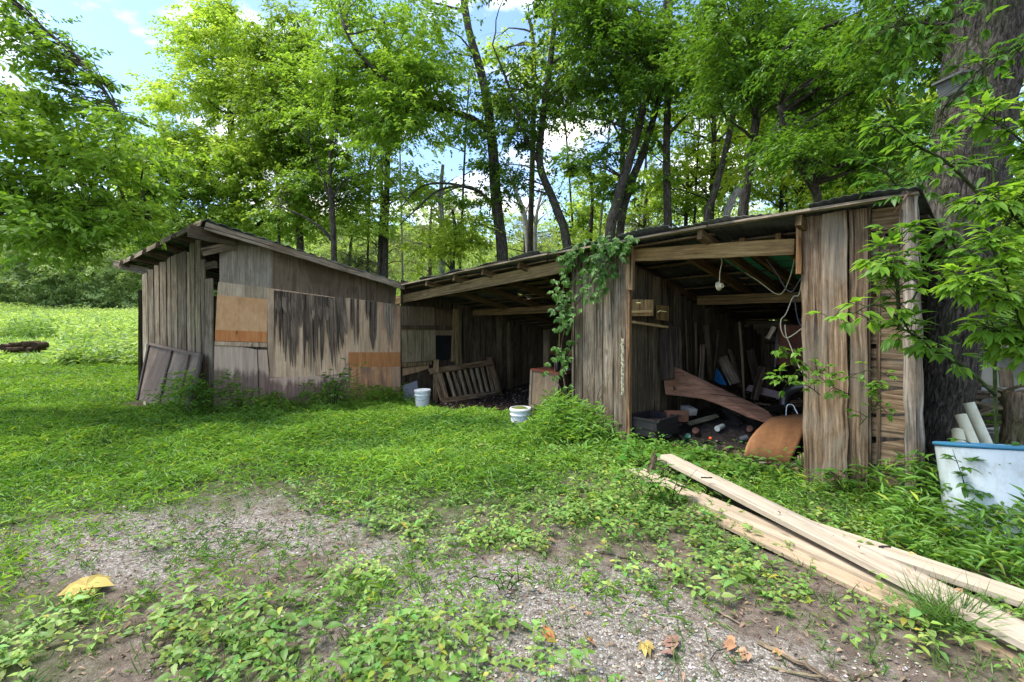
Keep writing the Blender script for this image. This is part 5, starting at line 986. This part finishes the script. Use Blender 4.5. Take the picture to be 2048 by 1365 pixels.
for k in range(9):
    px, py = ((1290, 1010), (1700, 990), (1900, 1040), (1960, 1080), (1995, 1060), (1340, 1010), (505, 838), (1010, 1180), (1835, 1010))[k]; q = G(px, py, 0); Y = q.y
    lab = ('broadleaf weed growing left of the bark stake', 'leafy weed at foot of the plank pillar', 'pointed-leaf weed left of the barrel', 'pointed-leaf weed in front of barrel centre', 'pointed-leaf weed in front of barrel right side', 'broadleaf weed just right of the bark stake', 'small weed under the stained plywood corner', 'tiny weed on gravel at picture centre', 'pointed-leaf weed beside the log post')[k]
    s = (.32, .3, .55, .62, .62, .3, .25, .1, .4)[k]; sts = [((px+a*10, py, Y), (px+a*25, py-s*.5*950/Y, Y-.05), (px+a*55, py-s*rnd.uniform(.7, 1)*950/Y, Y-.1*rnd.random())) for a in (-1, -.3, .4, 1)]
    sapling(lab, sts, .2, 16 if s < .5 else 34, .075 if s > .2 else .03, ((.05, .14, .02), (.14, .3, .05)), name='weed_plant', cat='weed', group='taller weeds in the yard', spread=.07, r=.004, wl=.5, whorl=4, droop=-.1)

# ------------------------------------------------------------------ ground cover
def pts_in(n, y0, y1, xa, xb, pw=1.0):
    u = rng.random(n); y = (y0**pw+(y1**pw-y0**pw)*u)**(1/pw) if pw != 0 else y0*(y1/y0)**u
    x = rng.uniform(xa, xb, n)*y; return x, y
def wood_clear(x, y): return ~inside(x, y, .12)
_L = [((1.5, 4.72), (2.5, 1.2)), ((1.17, 4.56), (2.74, 1.3)), ((2.02, 3.4), (3.3, 1.5))]
def off_lumber(x, y, keep=.2):
    ok = np.ones(len(x), bool)
    for (a, b), (c, d) in _L:
        L2 = (c-a)**2+(d-b)**2; k = np.clip(((x-a)*(c-a)+(y-b)*(d-b))/L2, 0, 1); ok &= np.hypot(x-a-k*(c-a), y-b-k*(d-b)) > .10
    return ok | (rng.random(len(x)) < keep)
# lush soft grass
def lush(name, n, y0, y1, L, W, hmax, label, xa=-1.25, xb=1.2, dens=lambda x, y: look(LU, x, y), pal=((.05, .15, .018), (.25, .45, .06)), pw=2):
    x, y = pts_in(n, y0, y1, xa, xb, pw); d = np.clip(dens(x, y)+(fbm(x, y, 1.6)-.47)*1.1*(dens(x, y) < .93), 0, 1)
    k = (rng.random(n) < d**1.5)&wood_clear(x, y)&off_lumber(x, y); x, y, d = x[k], y[k], d[k]; n = len(x)
    h = hmax*d*(.1+2.4*np.clip(fbm(x, y, 1.9)-.25, 0, 1))*rng.random(n)**.6*(.55 if hmax < .3 else 1)
    for bx, by in ((.13, 6.5), (-1.75, 8.85)): h = h*np.clip((np.hypot(x-bx, (y-by)*.7)-.05)/.5, .12, 1)
    p = np.stack([x, y, gz(x, y)+h+.005], 1); a = rng.random(n)*6.283; dd = np.stack([np.cos(a), np.sin(a), rng.normal(.45, .45, n)], 1)
    nn_ = norm(np.stack([rng.normal(size=n)*.35, rng.normal(size=n)*.35-.15, np.ones(n)], 1)); ll = L*rng.uniform(.6, 1.4, n)*(.6+.4*d)
    c = tints(n, pal[0], pal[1], .25, p*[1, 1, 0], .9); yl = rng.random(n) < .05; c[yl] = c[yl]*[1.9, 1.25, .9]
    tag(leafmesh(name, p, dd, nn_, ll, ll*W, c, M['grass'], None, False, .3, .3), label, None, None, 'stuff')
lush('grass', 270000, 2.3, 9.9, .078, .145, .27, 'lush soft green grass filling the yard before the shed')
def wdist(x, y):
    d = (WB-WA).normalized(); rx = x-WA.x; ry = y-WA.y; k = np.clip(rx*d.x+ry*d.y, -.3, 3.3); return np.hypot(rx-k*d.x, ry-k*d.y)
lush('tall_grass', 300000, 2.3, 11.5, .105, .13, .6, 'taller bright grass along the shed front and around the barrel', dens=lambda x, y: np.clip((look(LU, x, y)-.8)*5, 0, 1)*np.maximum.reduce([np.clip(1.2-np.abs(tv(x, y)[1]+.4)*1.3, 0, 1)*((project(x, y, 0)[0] > 1560) | ((project(x, y, 0)[0] < 1240)&(project(x, y, 0)[0] > 1075))), np.clip(1.4-wdist(x, y)*1.35, 0, 1), np.clip(1.4-np.hypot(x-.5, y-5.6)*1.5, 0, 1), np.clip(1.6-np.hypot(x-2.9, y-2.6)*1.4, 0, 1), .10+0*x]))
lush('tall_weeds', 4200, 2.3, 3.6, .085, .2, .42, 'tall leafy weeds crowding the foot of the barrel', xa=.78, xb=1.25, dens=lambda x, y: 1.0*(x > 2.2+(3.4-y)*.674), pal=((.05, .15, .025), (.2, .38, .06)))
lush('tall_weeds', 5000, 4.2, 6.6, .1, .2, .5, 'bushy bright weeds at the foot of the grey pillar', xa=.03, xb=.22, dens=lambda x, y: np.clip(1.5-np.hypot(x-.72, y-5.75)*1.7, 0, 1), pal=((.06, .18, .025), (.24, .44, .07)))
lush('lawn_sprigs', 22000, 2.6, 9.5, .05, .55, .2, 'rounder leaved sprigs mixed into the lush grass', pal=((.1, .22, .03), (.26, .42, .08)))
lush('grass', 90000, 9.5, 32, .12, .2, .16, 'mown bright green lawn left of the shed', xa=-1.3, xb=-.28, dens=lambda x, y: np.ones(len(x)), pal=((.09, .21, .02), (.22, .38, .04)), pw=1)
# field weeds
n = 14000; y = rng.uniform(17, 62, n); x = rng.uniform(-1.25, -.45, n)*y; hh = rng.uniform(.7, 1.5, n)*np.clip((y-13)/9, .3, 1)*np.where((project(x, y, 0)[0] < 120)&(y < 27), .15, 1); m_ = 13; xx = np.repeat(x, m_)+rng.normal(size=n*m_)*.14; yy = np.repeat(y, m_)+rng.normal(size=n*m_)*.14; k = rng.random(n*m_)
p = np.stack([xx, yy, gz(xx, yy)+np.repeat(hh, m_)*k], 1); tag(leafmesh('field_weeds', p, rdir(n*m_, .5)+[0, 0, .25], norm(rdir(n*m_)*.6+[0, 0, 1]), .26*rng.uniform(.6, 1.3, n*m_), .09, tints(n*m_, (.13, .27, .05), (.5, .62, .22), .3, p*[1, 1, 0], .35), M['leaf'], None), 'sunlit pale green weeds filling the field at left', None, None, 'stuff')
# low broadleaf weeds: little plants of opposed oval leaves
def weeds(n, y0, y1, L, label, dens, pal, leaves=6, hmax=.1, pw=1.6):
    x, y = pts_in(n, y0, y1, -1.2, 1.15, pw); d = np.clip(dens(x, y)+(fbm(x, y, 2.2)-.5)*1.5, 0, 1); k = (rng.random(n) < d)&wood_clear(x, y)&off_lumber(x, y, .04); x, y = x[k], y[k]; n = len(x)
    h = hmax*rng.uniform(.3, 1.2, n); a0 = rng.random(n)*6.28; s = rng.uniform(.6, 1.3, n); ps = []; ds = []; ls = []; ns = []
    for j in range(leaves):
        a = a0+j*math.pi*(1 if j % 2 else 0)+(j//2)*1.57+rng.normal(size=n)*.2; f = 1-(j//2)*.22
        z = gz(x, y)+h*(1-.28*(j//2)); r = .006
        ps.append(np.stack([x+np.cos(a)*r, y+np.sin(a)*r, z], 1)); ds.append(np.stack([np.cos(a), np.sin(a), rng.normal(.12, .2, n)], 1)); ls.append(L*s*(.7+.35*(j//2))*rng.uniform(.8, 1.1, n)); ns.append(np.stack([rng.normal(size=n)*.2, rng.normal(size=n)*.2-.1, np.ones(n)], 1))
    p = np.concatenate(ps); ll = np.concatenate(ls); c = tints(len(p), pal[0], pal[1], .34, p*[1, 1, 0], 1.5)*(1+.1*rng.normal(size=(len(p), 3))*[1.4, .4, 1]); yl = rng.random(len(p)) < .025; c[yl] *= [1.9, 1.15, .9]; c = np.clip(c, .01, .9)
    tag(leafmesh('weeds', p, np.concatenate(ds), norm(np.concatenate(ns)), ll, ll*.58, c, M['leaf'], None, True, .25, .3), label, None, None, 'stuff')
WP1 = ((.13, .25, .045), (.36, .52, .15))
weeds(17000, 1.75, 5.4, .038, 'low pale green broadleaf weeds over the gravel', lambda x, y: look(WE, x, y)*.8-.22, WP1)
weeds(5200, 1.75, 5.6, .06, 'larger oval-leaved weeds scattered between the gravel patches', lambda x, y: look(WE, x, y)*.75-.2, WP1, 4, .13)
weeds(2600, 4.3, 6.4, .075, 'dense broad-leaved weeds before the right bay opening', lambda x, y: np.where((project(x, y, 0)[0] > 1230)&(project(x, y, 0)[0] < 1620), .85, -1), ((.05, .15, .02), (.16, .34, .05)), 6, .26)
# thin grass blades in tufts
n = 5000; x, y = pts_in(n, 1.75, 6, -1.15, 1.1, 1.6); d = look(LU, x, y)*.5+look(WE, x, y)*.4; k = (rng.random(n) < d)&off_lumber(x, y, 0); x, y = x[k], y[k]; m_ = 9
xx = np.repeat(x, m_)+rng.normal(size=len(x)*m_)*.02; yy = np.repeat(y, m_)+rng.normal(size=len(x)*m_)*.02; p = np.stack([xx, yy, gz(xx, yy)], 1); dd = rdir(len(p), .4); dd[:, 2] = np.abs(dd[:, 2])+.75
q = G(1890, 1255, 0); m2 = 260; p = np.concatenate([p, np.stack([q.x+rng.normal(size=m2)*.05, q.y+rng.normal(size=m2)*.05, np.full(m2, q.z)], 1)]); d2 = rdir(m2, .4); d2[:, 2] = abs(d2[:, 2])+.8; dd = np.concatenate([dd, d2]); L = rng.uniform(.025, .1, len(p)); L[-m2:] = rng.uniform(.16, .28, m2)
tag(leafmesh('grass_tufts', p, norm(dd), norm(rdir(len(p))+[0, 0, .2]), L, .0065, tints(len(p), (.05, .13, .02), (.16, .28, .06), .3), M['grass'], None, True, .45, .3), 'thin bladed grass tufts among the weeds and gravel', None, None, 'stuff')
# litter: dead leaf bits, straw
n = 20000; x, y = pts_in(n, 1.75, 6, -1.15, 1.15, 1.5); k = wood_clear(x, y)&off_lumber(x, y, .1)&(rng.random(n) > look(LU, x, y)); x, y = x[k], y[k]; n = len(x); p = np.stack([x, y, gz(x, y)+.012+(~off_lumber(x, y, 0))*.17], 1); L = rng.uniform(.01, .04, n)
c = np.array([[.16, .11, .07]])*rng.uniform(.4, 2.2, (n, 1))*np.array([1, 1, 1])+rng.random((n, 3))*.02
tag(leafmesh('leaf_litter', p, rdir(n, .3), norm(rdir(n)*.5+[0, 0, 1]), L, L*rng.uniform(.1, .6, n), c, M['litter'], None, True, .5, .4), 'bits of dead leaf and straw strewn over the soil', None, None, 'stuff')
# gravel stones
n = 42000; x, y = pts_in(n, 1.7, 5.6, -1.15, 1.1, 1.5); d = look(GR, x, y)*.9+(fbm(x, y, 3.4)-.5)*2.3; k = (d > .62)&(rng.random(n) < .9)&off_lumber(x, y, 0); x, y = x[k], y[k]; n = len(x)
ov = np.array([[1, 0, 0], [.2, .9, 0], [-.9, .3, 0], [-.4, -.8, 0], [.5, -.7, 0], [.2, .1, .7], [-.2, -.1, -.6]]); of = np.array([[0, 1, 5], [1, 2, 5], [2, 3, 5], [3, 4, 5], [4, 0, 5]])
s = (.0028+.0085*rng.random(n)**2.8)[:, None, None]; a = rng.random(n)*6.28; V = ov[None]*(1+.35*rng.normal(size=(n, 7, 3)))*s; ca_, sa_ = np.cos(a)[:, None], np.sin(a)[:, None]
V = np.stack([V[..., 0]*ca_-V[..., 1]*sa_, V[..., 0]*sa_+V[..., 1]*ca_, V[..., 2]], -1)+np.stack([x, y, gz(x, y)+.004+(fbm(x, y, 6)-.47)*.03], 1)[:, None]
me = bpy.data.meshes.new('gravel'); co = V.reshape(-1, 3); F = (np.arange(n)[:, None, None]*7+of[None]).reshape(-1); me.vertices.add(len(co)); me.vertices.foreach_set('co', co.ravel().astype(np.float32)); me.loops.add(len(F)); me.loops.foreach_set('vertex_index', F.astype(np.int32)); me.polygons.add(len(F)//3); me.polygons.foreach_set('loop_start', np.arange(0, len(F), 3, dtype=np.int32)); me.update(calc_edges=False)
c = np.ones((n, 7, 4), np.float32); c[:, :, :3] = (np.array([.33, .305, .265])*(.3+1.05*rng.random((n, 1)))*(1+.12*rng.normal(size=(n, 3))*[1, 0, -1]))[:, None, :]; cl_ = me.color_attributes.new('tint', 'FLOAT_COLOR', 'POINT'); cl_.data.foreach_set('color', c.ravel())
m, nt = newmat('stone'); finish(nt, attr(nt), .9); me.materials.append(m); o = bpy.data.objects.new('gravel', me); COL.objects.link(o); tag(o, 'pale crushed limestone gravel scattered over the yard', None, None, 'stuff')
# twigs and fallen leaves, one by one
for i, (x0, y0, x1, y1, r_, tt, lab) in enumerate(((1410, 1212, 1480, 1248, .006, 2.2, 'pale thin stick left of the curled brown leaves'), (1517, 1285, 1655, 1358, .012, 3.2, 'thick pale bare stick near bottom right corner'), (1235, 1113, 1325, 1127, .006, 1.4, 'brown stick on gravel right of centre'), (1325, 1130, 1378, 1152, .006, 1.0, 'dark thin stick below lumber, continuing the brown one'), (1540, 1335, 1680, 1365, .006, 2.4, 'grey twig along the bottom edge by the thick stick'), (1700, 1360, 1760, 1340, .008, 2.2, 'crooked pale twig at bottom edge'), (690, 1022, 740, 1024, .004, 2.6, 'tiny pale twig on soil at yard middle'), (118, 1095, 138, 1102, .004, 2, 'short twig on pale gravel at left'), (820, 1322, 915, 1330, .006, 1.4, 'pale brown stick among weeds at bottom'), (300, 1318, 345, 1308, .005, 1.6, 'short grey twig on bare soil at bottom left'))):
    mb = MB(); mb.tube(curve(G(x0, y0, r_), G(x1, y1, r_*1.5), .03, 7), [r_*.9, r_, r_*.95, r_*.9, r_, r_*.85, r_*.7, r_*.5], 7, lump=.15, tint=(tt, tt*.9, tt*.75)); single(mb, 'stick', 'bark', lab, 'stick', 'sticks lying on the ground')
mb = MB()
for i in range(420):
    x_, y_ = pts_in(1, 1.8, 5.2, -1.1, 1.1, 1.4); x_, y_ = float(x_[0]), float(y_[0])
    if look(LU, x_, y_) > .7: continue
    a = rnd.uniform(0, 6.28); L = rnd.uniform(.03, .13); z = gz1(x_, y_)+.008; c = Vector((x_, y_, z)); mb.tube([c, c+Vector((math.cos(a)*L/2, math.sin(a)*L/2, .006)), c+Vector((math.cos(a+.2)*L, math.sin(a+.2)*L, 0))], rnd.uniform(.0012, .003), 4, tint=g(rnd.uniform(.8, 3.2)), cap=False)
tag(mb.build('twigs', M['bark']), 'tiny dry twigs strewn over soil and gravel', None, None, 'stuff')
for i, (px, py, s, c, lab) in enumerate(((1088, 1262, .13, (.36, .15, .06), 'big orange and yellow fallen leaf on gravel'), (1175, 1280, .08, (.38, .18, .08), 'small orange brown curled leaf on gravel'), (1288, 1288, .11, (.42, .31, .09), 'yellow fallen leaf with brown edge'), (1355, 1285, .13, (.24, .14, .1), 'big crumpled grey brown leaf'), (1345, 1310, .1, (.2, .12, .09), 'dark crumpled leaf below the big grey brown one'), (1470, 1288, .11, (.36, .19, .1), 'curled tan leaf beside the pale thin stick'), (1495, 1305, .1, (.4, .24, .14), 'torn tan leaf touching the pale thin stick'), (1560, 1302, .07, (.42, .22, .1), 'small orange tan leaf under the weeds'),
                                    (1098, 1080, .09, (.26, .13, .08), 'brown dead leaf at edge of weeds'), (1170, 1150, .05, (.3, .2, .12), 'tiny brown leaf right of centre'), (1295, 1232, .05, (.5, .38, .22), 'tiny pale tan leaf on gravel'), (330, 1240, .04, (.6, .5, .25), 'tiny yellow leaf on bare soil'), (345, 1000, .05, (.55, .45, .1), 'tiny yellow leaf at the lawn edge'), (205, 1270, .06, (.16, .09, .06), 'dark brown leaf among left weeds'), (975, 1300, .07, (.22, .12, .07), 'brown leaf near bottom centre'), (1178, 1225, .04, (.4, .18, .1), 'tiny red brown leaf above the orange ones'), (1820, 1107, .06, (.5, .32, .15), 'tan dry leaf lying on the far plank'), (1925, 1182, .06, (.4, .24, .12), 'brown dry leaf lying on top plank'), (1870, 1160, .05, (.36, .24, .15), 'folded dry leaf on plank edge'))):
    z = .17 if 'plank' in lab else .025; c0 = G(px, py, z); nl = 5 if s > .09 else 3; a0 = rnd.random()*6.28
    p = np.array([tuple(c0)]*nl); a = a0+np.arange(nl)*(2.6/nl)-1.3; dd = np.stack([np.cos(a), np.sin(a), rng.uniform(-.05, .35, nl)], 1)
    cc = np.array([c]*nl)*rng.uniform(.75, 1.25, (nl, 1)); tag(leafmesh('fallen_leaf', p, dd, norm(np.array([[.1, -.2, 1.]]*nl)+rng.normal(size=(nl, 3))*.2), s*.72*rng.uniform(.5, .8, nl), s*.34, cc, M['litter'], None, True, .5, .5), lab, 'fallen leaf', 'fallen leaves on the yard')
c0 = G(172, 1172, .045); nl = 9; a = np.linspace(0, 6.28, nl, endpoint=False)+.2; dd = np.stack([np.cos(a), np.sin(a), rng.uniform(.0, .3, nl)], 1)
tag(leafmesh('fallen_leaf', np.array([tuple(c0)]*nl), dd, norm(np.array([[.1, -.25, 1.]]*nl)+rng.normal(size=(nl, 3))*.12), .115*rng.uniform(.8, 1.1, nl), .1, np.array([(.5, .4, .12)]*nl)*rng.uniform(.75, 1.15, (nl, 1))*np.array([1, .95, .9]), M['litter'], None, True, .35, .3), 'very large wavy yellow leaf lying in weeds at left', 'fallen leaf', 'fallen leaves on the yard')

# ------------------------------------------------------------------ far woods (one mass)
def woods(name, n, fpos, size, pal, label, s=.12, wl=.5):
    C = [fpos() for _ in range(n)]; p, d, n_ = leafy(C, [rnd.uniform(1.2, 2.4) for _ in C], [rnd.randint(110, 220) for _ in C], size, pal); L = size*rng.uniform(.6, 1.3, len(p))
    tag(leafmesh(name, p, d, n_, L, L*wl, tints(len(p), pal[0], pal[1], .2, p, s), M['leaf'], None), label, None, None, 'stuff')
def w1():
    x = rnd.uniform(-95, -24); y = rnd.uniform(62, 74); return Vector((x, y, gz1(x, y)+rnd.random()**.8*15))
def w2():
    y = rnd.uniform(26, 48); x = rnd.uniform(-.45, 1.3)*y; z = gz1(x, y); mxh = 1.5+.10*y if -.05 < x/y < .12 else 2.5+.13*y; return Vector((x, y, z+rnd.random()*mxh*(.8+.5*rnd.random())))
def w3():
    x = rnd.uniform(7, 22); y = rnd.uniform(8, 18); return Vector((x, y, gz1(x, y)+rnd.random()**1.3*5))
woods('distant_woods', 1000, w1, .45, ((.17, .27, .1), (.4, .52, .22)), 'mixed green woods beyond the field at left', .1)  # distance haze put into the pale leaf colours
woods('distant_woods', 1100, w2, .26, ((.2, .3, .08), (.46, .6, .16)), 'leafy undergrowth and woods climbing the slope behind the shed', .15)
woods('undergrowth', 220, w3, .16, ((.06, .15, .015), (.2, .34, .04)), 'bright undergrowth beyond the big tree at right', .3)
print('OBJS', len(bpy.data.objects))
